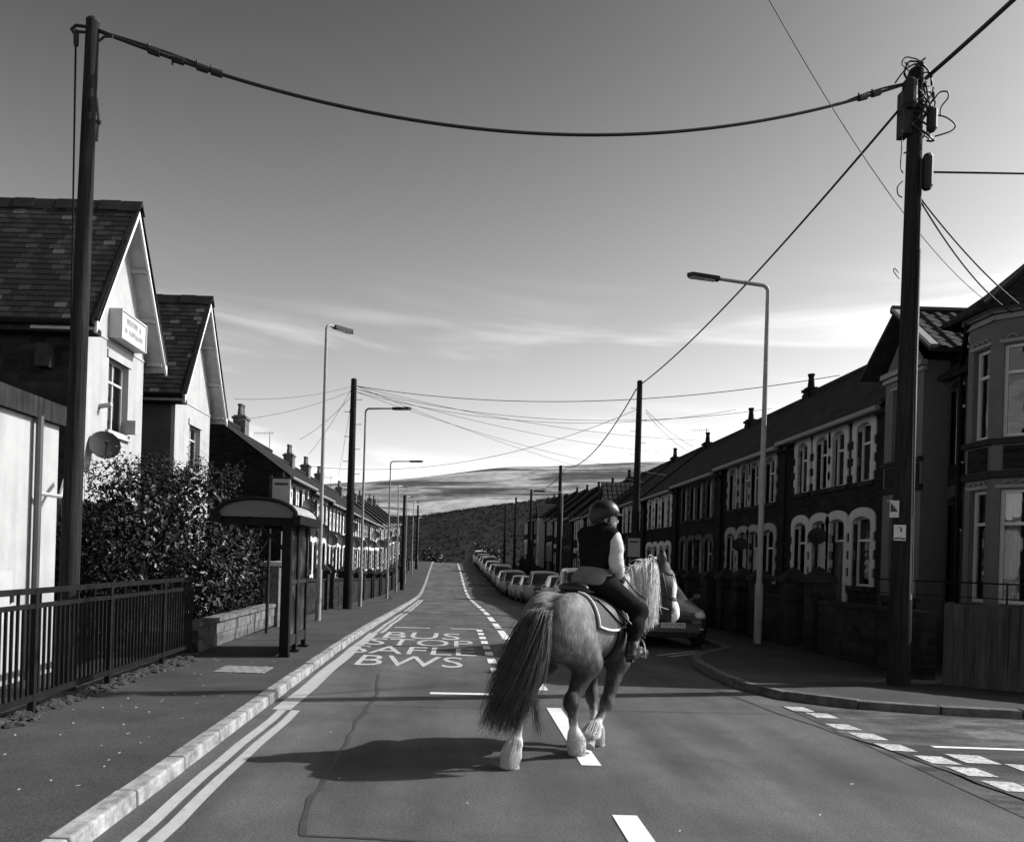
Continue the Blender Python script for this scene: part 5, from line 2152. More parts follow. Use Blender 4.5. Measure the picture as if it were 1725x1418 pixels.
def make_car(paint, style, plate=None):
    """front at y=0 looking towards -Y"""
    root = thing('parked_car', 'x', 'car')
    if style == 'hatch':
        S_ = [0, .06, .25, .75, 1.10, 1.85, 2.6, 3.45, 3.80, 3.95]
        hwid = [.62, .70, .79, .84, .85, .86, .86, .85, .80, .70]
        belt = [.58, .66, .74, .86, .93, .96, .98, 1.00, .98, .86]
        top = [.60, .70, .79, .93, 1.00, 1.43, 1.48, 1.38, 1.02, .88]
        tw = [.50, .58, .66, .72, .72, .58, .60, .57, .64, .58]
        g0, g1, g2, g3 = 1.10, 1.85, 3.45, 3.80
    else:
        S_ = [0, .06, .25, .80, 1.25, 1.95, 2.9, 3.9, 4.25, 4.40]
        hwid = [.64, .74, .82, .87, .88, .89, .89, .88, .84, .74]
        belt = [.62, .70, .80, .93, 1.00, 1.03, 1.05, 1.06, 1.04, .9]
        top = [.64, .74, .86, 1.00, 1.08, 1.60, 1.66, 1.58, 1.10, .92]
        tw = [.52, .62, .70, .76, .76, .64, .66, .63, .70, .62]
        g0, g1, g2, g3 = 1.25, 1.95, 3.9, 4.25
    Lc = S_[-1]
    q = np.unique(np.concatenate([np.linspace(0, Lc, 34), [g0, g1, g2, g3]]))
    HW, BE, TO, TW = (crom(S_, v, q) for v in (hwid, belt, top, tw))
    LO = .20 + .10 * np.exp(-q / .12) + .10 * np.exp(-(Lc - q) / .12)
    rows = []
    for i, s_ in enumerate(q):
        w, b_, t, u, l = HW[i], BE[i], TO[i], min(TW[i], HW[i] * .95), LO[i]
        b_ = min(b_, t - .015)
        half = [(0, l), (w * .80, l), (w * .96, l + .06), (w, l + .22), (w, (l + b_) / 2 + .06), (w * .975, b_ - .03), (w * .945, b_), (u + .04, t - .055), (u - .04, t - .012), (u * .5, t + .012), (0, t + .02)]
        ring = [(x, s_, z) for x, z in half] + [(-x, s_, z) for x, z in half[-2:0:-1]]
        rows.append(ring)
    n = len(rows[0])
    groups = {'body': ([], []), 'windscreen': ([], []), 'side_window': ([], []), 'rear_window': ([], [])}
    allv = [p for r_ in rows for p in r_]
    fc = {'body': [], 'windscreen': [], 'side_window': [], 'rear_window': []}
    for i in range(len(rows) - 1):
        ym_ = (q[i] + q[i + 1]) / 2
        for k in range(n):
            kk = k if k < 11 else n - 1 - k     # mirrored band index
            f = (i * n + k, i * n + (k + 1) % n, (i + 1) * n + (k + 1) % n, (i + 1) * n + k)
            nm = 'body'
            if g0 + .05 < ym_ < g3 - .02 and kk == 6 and not (g1 + .70 < ym_ < g1 + .80):
                nm = 'side_window' if g1 - .52 < ym_ < g2 + .02 else 'body'
            if g0 < ym_ < g1 and kk >= 7:
                nm = 'windscreen'
            if g2 < ym_ < g3 and kk >= 7:
                nm = 'rear_window'
            fc[nm].append(f)
    fc['body'] += [tuple(range(n - 1, -1, -1)), tuple((len(rows) - 1) * n + k for k in range(n))]
    jobs = []
    for nm, fs in fc.items():
        if nm == 'side_window':
            for sg_ in (1, -1):
                for lo_, hi_ in ((0, g1 + .75), (g1 + .75, 99)):
                    jobs.append((nm, [f for f in fs if sum(allv[v][0] for v in f) * sg_ > 0 and lo_ <= sum(allv[v][1] for v in f) / len(f) < hi_]))
        else:
            jobs.append((nm, fs))
    for nm, fs in jobs:
        idx = sorted({v for f in fs for v in f})
        mp = {v: j for j, v in enumerate(idx)}
        m_ = MB()
        m_.add([allv[v] for v in idx], [tuple(mp[v] for v in f) for f in fs])
        o = m_.build(nm, paint if nm == 'body' else 'car_glass', root, smooth=38, fix=nm == 'body')
    # wheels
    for x, y in ((-.74, .72), (.74, .72), (-.74, Lc - .75), (.74, Lc - .75)):
        sx_ = 1 if x > 0 else -1
        prof = [(.19, -.09), (.27, -.095), (.305, -.06), (.305, .06), (.27, .095), (.19, .09)]
        m_ = MB()
        vs, fs = [], []
        nn_ = 20
        for r_, o in prof:
            for k in range(nn_):
                t = 2 * math.pi * k / nn_
                vs.append((x + sx_ * .03 + o, y + r_ * math.cos(t), .305 + r_ * math.sin(t)))
        for i in range(len(prof) - 1):
            for k in range(nn_):
                fs.append((i * nn_ + k, i * nn_ + (k + 1) % nn_, (i + 1) * nn_ + (k + 1) % nn_, (i + 1) * nn_ + k))
        m_.add(vs, fs)
        w_ = m_.build('wheel', 'rubber', root, smooth=50)
        m_ = MB()
        m_.prism([(x + sx_ * .085, y + .195 * math.cos(2 * math.pi * k / 16), .305 + .195 * math.sin(2 * math.pi * k / 16)) for k in range(16)], (sx_ * .02, 0, 0))
        for k in range(5):
            t = 2 * math.pi * k / 5
            m_.bar((x + sx_ * .105, y, .305), (x + sx_ * .108, y + .18 * math.cos(t), .305 + .18 * math.sin(t)), .05, .03, up=(1, 0, 0))
        m_.build('rim', 'lamp_metal', w_)
        m_ = MB()   # wheel arch
        pts = [(x + sx_ * .108, y + .37 * math.cos(math.pi * k / 10), .30 + .37 * math.sin(math.pi * k / 10)) for k in range(11)]
        m_.prism(pts, (sx_ * .01, 0, 0))
        m_.build('wheel_arch', 'rubber', root)
    f0 = float(np.interp(.05, q, BE))
    for sx_ in (-1, 1):
        m_ = MB()
        c = Vector((sx_ * .60, .17, f0 + .05))
        vs = iv * np.array([.15, .16, .085]) + np.array(c)
        b2 = bmesh.new()
        bmesh.ops.create_icosphere(b2, subdivisions=2, radius=1)
        m_.add([(v.co.x * .15 + c.x, v.co.y * .16 + c.y, v.co.z * .085 + c.z) for v in b2.verts], [tuple(v.index for v in f.verts) for f in b2.faces])
        b2.free()
        hl = m_.build('headlight', 'lamp_lens', root, smooth=True)
        m_ = MB()
        m_.lathe([(.03, 0), (.045, .01), (.045, .03)], 10, (sx_ * .61, .0, .40))
        m_.build('fog_lamp', 'lamp_lens', root)
        m_ = MB()
        b2 = bmesh.new()
        bmesh.ops.create_icosphere(b2, subdivisions=2, radius=1)
        xm, zm = sx_ * (.98 if style == 'hatch' else 1.02), float(np.interp(g1 - .45, q, BE)) + .08
        m_.add([(v.co.x * .11 + xm, v.co.y * .06 + g1 - .5, v.co.z * .075 + zm) for v in b2.verts], [tuple(v.index for v in f.verts) for f in b2.faces])
        b2.free()
        m_.bar((sx_ * .82, g1 - .48, zm - .05), (xm, g1 - .48, zm - .02), .04, .04)
        m_.build('wing_mirror', paint, root, smooth=50)
    m_ = MB()
    m_.box(-.40, .40, -.012, .10, f0 - .10, f0 - .02)
    m_.build('grille', 'rubber', root)
    m_ = MB()
    m_.box(-.52, .52, -.008, .10, .24, .35)
    m_.build('lower_grille', 'rubber', root)
    m_ = MB()
    m_.lathe([(.052, 0), (.058, .006), (.052, .014)], 14)
    m_.v = [(p[0], -.014 - p[2], p[1] + f0 - .055) for p in m_.v]
    m_.build('badge', 'chrome', root)
    m_ = MB()
    m_.box(-.26, .26, -.022, -.004, .43, .54)
    pl_ = m_.build('number_plate', 'plate', root)
    if plate:
        text_mesh(plate, .46, .075, 'plate_text', 'sign_ink', lambda u, v: (-.23 + u, -.0235, .4475 + v), pl_)
    m_ = MB()
    for sx_ in (-1, 1):
        m_.tube([(sx_ * .1, g0 - .02, float(np.interp(g0, q, TO)) + .02), (sx_ * .1 + .42, g0 + .14, float(np.interp(g0 + .14, q, TO)) + .035)], .008, 5)
    m_.build('wiper', 'rubber', root)
    return root


C0 = make_car('car_paint_0', 'hatch', 'CK17 UMV')
C1 = make_car('car_paint_1', 'hatch')
C2 = make_car('car_paint_2', 'mpv')
spots = [(4.47, 16.55, 0, None), (4.7, 21.6, 1, 3), (4.65, 27.0, 2, 4), (4.6, 32.4, 1, 4), (4.4, 38.0, 2, 1), (4.3, 43.0, 1, 5), (4.05, 48.4, 1, 2), (3.95, 53.4, 2, 1),
         (3.8, 58.8, 1, 4), (3.65, 64, 2, 5), (3.5, 69.5, 1, 0), (3.3, 75, 1, 4), (3.15, 80.2, 2, 2), (2.95, 86, 1, 1), (2.75, 91.4, 1, 5), (2.6, 97, 2, 4)]
names = ['dark grey', 'black', 'mid grey', 'charcoal', 'white', 'grey']
cused = set()
for i, (x, y, k, pc) in enumerate(spots):
    src = (C0, C1, C2)[k]
    c = src if k not in cused else copy_tree(src)
    cused.add(k)
    if pc is not None:
        for ch_ in c.children:
            if ch_.name.split('.')[0] in ('body', 'wing_mirror'):
                ch_.material_slots[0].link = 'OBJECT'
                ch_.material_slots[0].material = MATS['car_paint_%d' % pc]
    za, zb_ = zr(y), zr(y + 4)
    c.location = (x, y, za)
    c.rotation_euler = (math.atan2(zb_ - za, 4), 0, -math.atan2(cx(y + 4) - cx(y), 4) + (0.05 if i == 0 else random.uniform(-.02, .02)))
    col_ = 'dark grey' if pc is None else names[pc]
    sty = 'people carrier' if k == 2 else 'hatchback'
    lab = ('dark grey hatchback facing the camera beside the horse\'s head, its number plate in view' if i == 0 else
           '%s parked %s, %s in the line of cars behind the dark grey one' % (col_, sty, ORD[i - 1]))
    tag(c, lab, 'car', 'cars parked along the shaded kerb')

# ------------------------------------------------------------------ bodies grown from distance fields
def prim_d(pr, X, Y, Z):
    t = pr[0]
    if t == 'c':            # tapered capsule
        a, b, ra, rb = np.array(pr[1], float), np.array(pr[2], float), pr[3], pr[4]
        ab = b - a
        L2 = ab @ ab
        px, py, pz = X - a[0], Y - a[1], Z - a[2]
        h = np.clip((px * ab[0] + py * ab[1] + pz * ab[2]) / L2, 0, 1)
        return np.sqrt((px - ab[0] * h) ** 2 + (py - ab[1] * h) ** 2 + (pz - ab[2] * h) ** 2) - (ra + (rb - ra) * h)
    c, r = np.array(pr[1], float), np.array(pr[2], float)
    px, py, pz = X - c[0], Y - c[1], Z - c[2]
    if len(pr) > 3 and pr[3] is not None:
        M = np.array(pr[3])        # rows are the local axes
        px, py, pz = (M[0, 0] * px + M[0, 1] * py + M[0, 2] * pz, M[1, 0] * px + M[1, 1] * py + M[1, 2] * pz, M[2, 0] * px + M[2, 1] * py + M[2, 2] * pz)
    k0 = np.sqrt((px / r[0]) ** 2 + (py / r[1]) ** 2 + (pz / r[2]) ** 2)
    k1 = np.sqrt((px / r[0] ** 2) ** 2 + (py / r[1] ** 2) ** 2 + (pz / r[2] ** 2) ** 2)
    return k0 * (k0 - 1) / np.maximum(k1, 1e-6)


def prim_box(pr):
    if pr[0] == 'c':
        a, b = np.array(pr[1], float), np.array(pr[2], float)
        m = max(pr[3], pr[4])
        return np.minimum(a, b) - m, np.maximum(a, b) + m
    c, r = np.array(pr[1], float), np.array(pr[2], float)
    if len(pr) > 3 and pr[3] is not None:
        r = np.array([r.max()] * 3)
    return c - r, c + r


def smin(a, b, k):
    h = np.clip(0.5 + 0.5 * (a - b) / k, 0, 1)
    return a + (b - a) * h - k * h * (1 - h)


def field(prims, pts, k=.05, infl=0.0):
    d = np.full(len(pts), 9.0)
    for pr in prims:
        d = smin(d, prim_d(pr, pts[:, 0], pts[:, 1], pts[:, 2]), k)
    return d - infl


def grow(prims, res, k=.05, infl=0.0, cut=None, shell=None):
    """surface nets over a smooth union of the primitives -> verts, faces"""
    lo = np.min([prim_box(p)[0] for p in prims], 0) - infl - 3 * res - .02
    hi = np.max([prim_box(p)[1] for p in prims], 0) + infl + 3 * res + .02
    ax = [np.arange(lo[i], hi[i] + res, res) for i in range(3)]
    D = np.full([len(a) for a in ax], 1.0, np.float32)
    for pr in prims:
        pl_, ph_ = prim_box(pr)
        m = k + infl + 4 * res
        s = []
        for i in range(3):
            a0 = max(0, int((pl_[i] - m - lo[i]) / res))
            a1 = min(len(ax[i]), int((ph_[i] + m - lo[i]) / res) + 2)
            s.append(slice(a0, a1))
        X, Y, Z = np.meshgrid(ax[0][s[0]], ax[1][s[1]], ax[2][s[2]], indexing='ij', sparse=True)
        D[tuple(s)] = smin(D[tuple(s)], prim_d(pr, X, Y, Z).astype(np.float32), k)
    D -= infl
    if cut is not None:
        X, Y, Z = np.meshgrid(ax[0], ax[1], ax[2], indexing='ij', sparse=True)
        for c in cut:
            D = np.maximum(D, c(X, Y, Z).astype(np.float32))
    D[0], D[-1], D[:, 0], D[:, -1], D[:, :, 0], D[:, :, -1] = 1, 1, 1, 1, 1, 1
    ins = D < 0
    n = np.array(D.shape) - 1
    acc = np.zeros(tuple(n) + (3,), np.float32)
    cnt = np.zeros(tuple(n), np.float32)
    for a in range(3):
        o1, o2 = [i for i in range(3) if i != a]
        for e1 in (0, 1):
            for e2 in (0, 1):
                s0, s1 = [None] * 3, [None] * 3
                s0[a], s1[a] = slice(0, -1), slice(1, None)
                for o, e in ((o1, e1), (o2, e2)):
                    s0[o] = s1[o] = slice(e, n[o] + e)
                d0, d1 = D[tuple(s0)], D[tuple(s1)]
                cr = ins[tuple(s0)] != ins[tuple(s1)]
                t = d0[cr] / (d0[cr] - d1[cr])
                add = np.zeros((len(t), 3), np.float32)
                add[:, a] = t
                add[:, o1], add[:, o2] = e1, e2
                acc[cr] += add
                cnt[cr] += 1
    act = cnt > 0
    ids = np.full(tuple(n), -1, np.int64)
    ids[act] = np.arange(act.sum())
    cell = np.argwhere(act)
    V = lo + (cell + acc[act] / cnt[act][:, None]) * res
    F = []
    for a in range(3):
        o1, o2 = (a + 1) % 3, (a + 2) % 3
        s0, s1 = [slice(None)] * 3, [slice(None)] * 3
        s0[a], s1[a] = slice(0, -1), slice(1, None)
        cr = ins[tuple(s0)] != ins[tuple(s1)]
        e = np.argwhere(cr)
        e = e[(e[:, o1] > 0) & (e[:, o2] > 0) & (e[:, o1] < n[o1]) & (e[:, o2] < n[o2]) & (e[:, a] < n[a])]
        fl = ins[tuple(s0)][tuple(e.T)]
        q = []
        for d1, d2 in ((-1, -1), (0, -1), (0, 0), (-1, 0)):
            c = e.copy()
            c[:, o1] += d1
            c[:, o2] += d2
            q.append(ids[tuple(c.T)])
        q = np.stack(q, 1)
        q[~fl] = q[~fl][:, ::-1]
        F.append(q)
    return V, np.concatenate(F)


def relax(V, F, it=2, lam=.5):
    e = np.concatenate([F[:, [0, 1]], F[:, [1, 2]], F[:, [2, 3]], F[:, [3, 0]]])
    for _ in range(it):
        s = np.zeros_like(V)
        c = np.zeros(len(V))
        for i, j in ((0, 1), (1, 0)):
            np.add.at(s, e[:, i], V[e[:, j]])
            np.add.at(c, e[:, i], 1)
        V = V + lam * (s / np.maximum(c, 1)[:, None] - V)
    return V


def flesh(name, m, prims, res, root, k=.05, infl=0.0, cut=None, it=2):
    V, F = grow(prims, res, k, infl, cut)
    V = relax(V, F, it)
    me = bpy.data.meshes.new(name)
    me.from_pydata(V.tolist(), [], F.tolist())
    me.polygons.foreach_set('use_smooth', [True] * len(me.polygons))
    me.update()
    return link(name, me, m, root)


# ------------------------------------------------------------------ horse (local frame: x forward, y to its left, z up)
HD = (0.588, 0.809)
HO = (1.141, 7.276)
HROT = math.atan2(HD[1], HD[0])
horse = thing('horse', 'pale cob horse with feathered white feet and a long tail walking away across the road', 'horse', (HO[0], HO[1], 0), rot=HROT)

poll, muz = np.array([1.05, -.295, 1.675]), np.array([1.062, -.405, 1.225])
fh = np.array([.42, -.90, 0.0])
fh /= np.linalg.norm(fh)
sh = np.array([-fh[1], fh[0], 0])       # the head's left
TR_ = [('e', (.02, 0, 1.10), (.62, .30, .31)), ('e', (-.30, 0, 1.12), (.42, .29, .31)),
       ('e', (-.46, .115, 1.18), (.33, .175, .275)), ('e', (-.46, -.115, 1.18), (.33, .175, .275)),
       ('e', (-.65, .105, 1.10), (.15, .13, .21)), ('e', (-.65, -.105, 1.10), (.15, .13, .21)),
       ('e', (.42, 0, 1.08), (.33, .265, .34)), ('e', (.56, .10, 1.02), (.20, .15, .26)), ('e', (.56, -.10, 1.02), (.20, .15, .26)),
       ('e', (.34, 0, 1.33), (.26, .10, .12)), ('c', (-.72, 0, 1.32), (-.84, .01, 1.20), .06, .045)]
NECK = [('c', (.50, 0, 1.17), (.76, -.05, 1.40), .25, .185), ('c', (.76, -.05, 1.40), (.93, -.18, 1.58), .185, .135), ('c', (.93, -.18, 1.57), (1.03, -.27, 1.64), .130, .095),
        ('c', (.40, 0, 1.36), (.80, -.08, 1.60), .08, .07), ('c', (.80, -.08, 1.60), (1.01, -.25, 1.71), .07, .055)]


def hp(a, b, c):     # head point: along the face (0 poll .. 1 muzzle), forward, left
    return tuple(poll + (muz - poll) * a + fh * b + sh * c)


HEAD = [('c', hp(.0, .02, 0), hp(.42, .035, 0), .088, .080), ('c', hp(.42, .035, 0), hp(.86, .03, 0), .078, .056), ('c', hp(.86, .03, 0), hp(1.0, .03, 0), .060, .052),
        ('e', hp(.34, -.05, .035), (.095, .095, .135)), ('e', hp(.34, -.05, -.035), (.095, .095, .135)), ('e', hp(.93, .02, 0), (.066, .066, .07)),
        ('c', hp(.5, -.03, 0), hp(1.0, .0, 0), .05, .038), ('c', hp(1.04, .035, 0), hp(1.08, .0, 0), .04, .03)]
EARS = [('c', hp(-.02, .02, s * .06), hp(-.26, .05, s * .085), .026, .026) for s in (1, -1)] + [('c', hp(-.26, .05, s * .08), hp(-.42, .075, s * .075), .026, .005) for s in (1, -1)]


def hind(s, stifle, hock, fet, toe, hip=(-.48, .13, 1.08)):
    hip = (hip[0], hip[1] * s, hip[2])
    return [('c', hip, stifle, .185, .13), ('c', (hip[0] - .12, hip[1], hip[2] - .05), (stifle[0] - .13, stifle[1], stifle[2] - .02), .14, .085),
            ('c', stifle, hock, .115, .052), ('c', (hock[0] - .025, hock[1], hock[2] + .06), hock, .034, .046), ('e', hock, (.056, .044, .066)),
            ('c', hock, fet, .044, .038), ('e', fet, (.052, .046, .052)), ('c', fet, toe, .044, .054)]


def fore(s, knee, fet, toe, sho=(.50, .17, 1.02), elb=(.42, .165, .80)):
    sho, elb = (sho[0], sho[1] * s, sho[2]), (elb[0], elb[1] * s, elb[2])
    return [('c', sho, elb, .16, .115), ('c', elb, knee, .092, .052), ('e', knee, (.052, .047, .062)), ('c', knee, fet, .041, .036), ('e', fet, (.048, .043, .05)), ('c', fet, toe, .042, .052)]


toes = {'LH': ((-.97, .13, .075), (-.90, .13, .19)), 'RH': ((-.19, -.085, .075), (-.26, -.085, .19)), 'LF': ((.29, -.035, .075), (.245, -.03, .19)), 'RF': ((-.005, -.115, .135), (.075, -.115, .215))}
LEGS = hind(1, (-.40, .17, .84), (-.79, .14, .52), toes['LH'][1], toes['LH'][0]) + hind(-1, (-.22, -.17, .84), (-.41, -.12, .50), toes['RH'][1], toes['RH'][0]) \
    + fore(1, (.37, .07, .44), toes['LF'][1], toes['LF'][0], elb=(.45, .15, .80)) + fore(-1, (.24, -.15, .42), toes['RF'][1], toes['RF'][0])
BODY = TR_ + NECK + HEAD + LEGS
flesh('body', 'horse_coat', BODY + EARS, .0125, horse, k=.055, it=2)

# hooves
for nm, (toe, fet) in toes.items():
    d = np.array(toe) - np.array(fet)
    mb = MB()
    if nm == 'RF':
        ax_ = Vector(d).normalized()
        c = Vector(toe) + ax_ * .01
        mb.tube([c, c + ax_ * .05, c + ax_ * .085], [.05, .062, .068], 14)
    else:
        mb.lathe([(.074, 0), (.068, .02), (.054, .075)], 16, (toe[0] + .012, toe[1], .003))
    mb.build('hoof', 'hoof', horse, world=False, smooth=50)

for s in (1, -1):
    mb = MB()
    b2 = bmesh.new()
    bmesh.ops.create_icosphere(b2, subdivisions=2, radius=.021)
    p = hp(.27, .055, s * .060)
    mb.add([(v.co.x + p[0], v.co.y + p[1], v.co.z + p[2]) for v in b2.verts], [tuple(v.index for v in f.verts) for f in b2.faces])
    b2.free()
    mb.build('eye', 'eye', horse, world=False, smooth=True)
    mb = MB()
    p = hp(.98, .065, s * .034)
    mb.tube([p, hp(1.01, .04, s * .046)], [.012, .009], 6)
    mb.build('nostril', 'eye', horse, world=False)


def strands(n, fn, r, seg=8, taper=.25):
    mb = MB()
    for i in range(n):
        pts = fn(i)
        m = len(pts)
        rr = r * random.uniform(.6, 1.3)
        mb.tube(pts, [rr * (1 - (1 - taper) * (j / (m - 1)) ** 1.5) for j in range(m)], 4, caps=False)
    return mb


def bez(p, t):
    p = [np.array(q, float) for q in p]
    while len(p) > 1:
        p = [a + (b - a) * t for a, b in zip(p[:-1], p[1:])]
    return p[0]


# tail: long hair swept to the horse's left, pale down its outer edge, a loose wisp on the right
dock = np.array([-.80, .0, 1.28])


def tail_fn(i):
    j = rng.normal(size=3) * np.array([.035, .05, .03])
    w = rng.random()
    w = (int(w * 26) + .5) / 26 + rng.normal() * .008 if rng.random() < .8 else w
    tip = np.array([-1.32 + .24 * w + rng.normal() * .012, .245 - .27 * w + rng.normal() * .012, .40 - .07 * w - .05 * math.sin(w * 3.1) + rng.normal() * .034])
    side = rng.normal() * .04
    c1 = dock + np.array([-.10, .01, -.03])
    c2 = np.array([-.99 + .13 * w, .05 - .04 * w + side, .95])
    c3 = np.array([-1.12 + .17 * w, .17 - .16 * w + side, .66])
    L = rng.uniform(.72, 1.0)
    return [bez([dock + j * .5 + np.array([0, side * .6, 0]), c1 + j, c2 + j * 1.3, c3 + j * 1.6, tip], L * t) for t in np.linspace(0, 1, 12)]


tb = strands(2600, tail_fn, .0031)
tb.build('tail', 'tail_hair', horse, world=False, smooth=True, fix=False)
tb = strands(300, lambda i: [p + np.array([.004, -.035, .012]) for p in tail_fn(i)][:10], .0028)
tb.build('tail_top', 'tail_hair_light', horse, world=False, smooth=True, fix=False)


def wisp_fn(i):
    j = rng.normal(size=3) * .02
    tip = np.array([-.80 + rng.normal() * .03, -.03 + rng.normal() * .03, .30 + rng.normal() * .05])
    return [bez([dock + j, np.array([-.93, -.01, 1.10]) + j, np.array([-.90, .02, .75]) + j, tip], t) for t in np.linspace(.1, 1, 10)]


strands(70, wisp_fn, .0026).build('tail_wisp', 'tail_hair', horse, world=False, smooth=True, fix=False)

# mane: off the crest, falling on the near (right) side, wind-blown at the top
crest = [np.array(p) for p in ((.42, 0, 1.44), (.60, -.03, 1.54), (.80, -.08, 1.66), (.92, -.17, 1.735), (1.02, -.26, 1.765))]


def crest_at(t):
    t = t * (len(crest) - 1)
    i = min(int(t), len(crest) - 2)
    return crest[i] + (crest[i + 1] - crest[i]) * (t - i)


def pushout(p, infl=.012):
    p = np.array(p)
    for _ in range(3):
        d = field(NECK + TR_ + HEAD, p, .05, infl)
        m = d < 0
        if not m.any():
            break
        g = np.stack([field(NECK + TR_ + HEAD, p + np.eye(3)[a] * .01, .05) - field(NECK + TR_ + HEAD, p - np.eye(3)[a] * .01, .05) for a in range(3)], 1)
        g /= np.maximum(np.linalg.norm(g, axis=1), 1e-6)[:, None]
        p[m] += (g * (-d)[:, None])[m]
    return p


def mane_pts(n, lo, hi, L0, L1, off):
    allp = []
    for i in range(n):
        t = lo + (hi - lo) * rng.random()
        c = crest_at(t) + rng.normal(size=3) * .012
        L = rng.uniform(L0, L1) * (1.0 if t > .35 else .75)
        back = rng.normal() * .05 - .03
        out_ = np.array([-.08 + back * .6, -.9, .0])
        nd = np.array([.0, -.16, 0]) * (1 - t) + np.array([-.16, -.07, 0]) * t
        pull = -.16 * max(0, (t - .4) / .6)
        q = []
        for k in range(9):
            s = k / 8
            q.append(c + nd * (s ** .6) + np.array([.10 * s * t + back * s + pull * s ** .7, -.03 * s + pull * .2 * s, .03 * math.sin(s * 3) - L * s ** 1.15]))
        allp.append(q)
    A_ = np.array(allp)
    sh_ = A_.shape
    B_ = pushout(A_.reshape(-1, 3), off).reshape(sh_)
    B_[:, 0] = A_[:, 0]
    return B_


M1 = mane_pts(1900, .12, 1.0, .26, .66, .010)
strands(len(M1), lambda i: M1[i], .0029).build('mane', 'mane_hair', horse, world=False, smooth=True, fix=False)
M2 = mane_pts(330, .55, .85, .46, .66, .022)
strands(len(M2), lambda i: M2[i] + np.array([-.01, -.010, 0]), .0030).build('mane_front', 'feather_hair', horse, world=False, smooth=True, fix=False)


def fly(i):
    c = crest_at(rng.uniform(.35, 1))
    d = np.array([-.5 + rng.normal() * .25, .1 + rng.normal() * .3, .35 + rng.normal() * .2])
    L = rng.uniform(.08, .20)
    return [c + d * L * s + np.array([0, 0, -.10 * s * s]) for s in np.linspace(0, 1, 7)]


strands(70, fly, .0035).build('mane_top', 'mane_hair', horse, world=False, smooth=True, fix=False)


def forelock(i):
    c = np.array(hp(-.06, .05, rng.normal() * .025))
    e = np.array(hp(.32 + rng.normal() * .06, .13, rng.normal() * .05))
    return [bez([c, np.array(hp(.0, .13, 0)), e], t) for t in np.linspace(0, 1, 7)]


strands(60, forelock, .0025).build('forelock', 'mane_hair', horse, world=False, smooth=True, fix=False)

# feathers over the hooves
for nm, (toe, fet) in toes.items():
    up = (np.array(fet) - np.array(toe))
    up /= np.linalg.norm(up)

    def feather(i, fet=np.array(fet), toe=np.array(toe), nm=nm, up=up):
        a = rng.uniform(0, 2 * math.pi)
        h = rng.uniform(-.3, .55)
        back = .5 - .5 * math.cos(a)
        o = np.array([math.cos(a), math.sin(a), 0])
        c = fet + np.array([0, 0, .12]) * h + o * .036
        if nm == 'RF':
            e = toe + o * (.062 + .02 * rng.random()) + np.array([-.02, 0, -.005 + .06 * rng.random()])
        else:
            e = np.array([toe[0] - .012 + o[0] * (.074 + .016 * back), toe[1] + o[1] * .074, .010 + .10 * rng.random() ** 1.5 + .035 * (1 - back)])
        m_ = (c + e) / 2 + o * (.024 + .024 * rng.random()) - np.array([0, 0, .012])
        return [bez([c, m_, e], t) for t in np.linspace(0, 1, 6)]
    strands(800, feather, .0024).build('feather', 'feather_hair', horse, world=False, smooth=True, fix=False)


# ------------------------------------------------------------------ saddle, pad, girth
def on_skin(prims, o, d, off, k=.055, hi=.6):
    """walk in from outside along -d from o + d*hi to the surface grown by off"""
    o, d = np.array(o, float), np.array(d, float)
    t = np.full(len(o), hi)
    for _ in range(60):
        p = o + d * t[:, None]
        v = field(prims, p, k, off)
        t -= np.clip(v, -.02, .02) * .8
    return o + d * t[:, None]


def drape(name, m, us, angs, off0, off1, root, prims=TR_, smooth=True, edge=None):
    """a cloth laid over the back: u along the spine, angle from straight up (negative = right side)"""
    O, Dr = [], []
    for i, u in enumerate(us):
        for a in angs[i]:
            O.append((u, 0, 1.12))
            Dr.append((0, math.sin(a), math.cos(a)))
    A_ = on_skin(prims, O, Dr, off1)
    B_ = on_skin(prims, O, Dr, off0)
    nr, nc = len(us), len(angs[0])
    mb = MB()
    idx = lambda i, j, s: s * nr * nc + i * nc + j
    fs = []
    for i in range(nr - 1):
        for j in range(nc - 1):
            fs.append((idx(i, j, 0), idx(i, j + 1, 0), idx(i + 1, j + 1, 0), idx(i + 1, j, 0)))
            fs.append((idx(i, j, 1), idx(i + 1, j, 1), idx(i + 1, j + 1, 1), idx(i, j + 1, 1)))
    for i in range(nr - 1):
        for j in (0, nc - 1):
            fs.append((idx(i, j, 0), idx(i + 1, j, 0), idx(i + 1, j, 1), idx(i, j, 1)))
    for j in range(nc - 1):
        for i in (0, nr - 1):
            fs.append((idx(i, j, 0), idx(i, j + 1, 0), idx(i, j + 1, 1), idx(i, j, 1)))
    mb.add([tuple(p) for p in A_] + [tuple(p) for p in B_], fs)
    o = mb.build(name, m, root, world=False, smooth=45)
    return o, A_.reshape(nr, nc, 3)


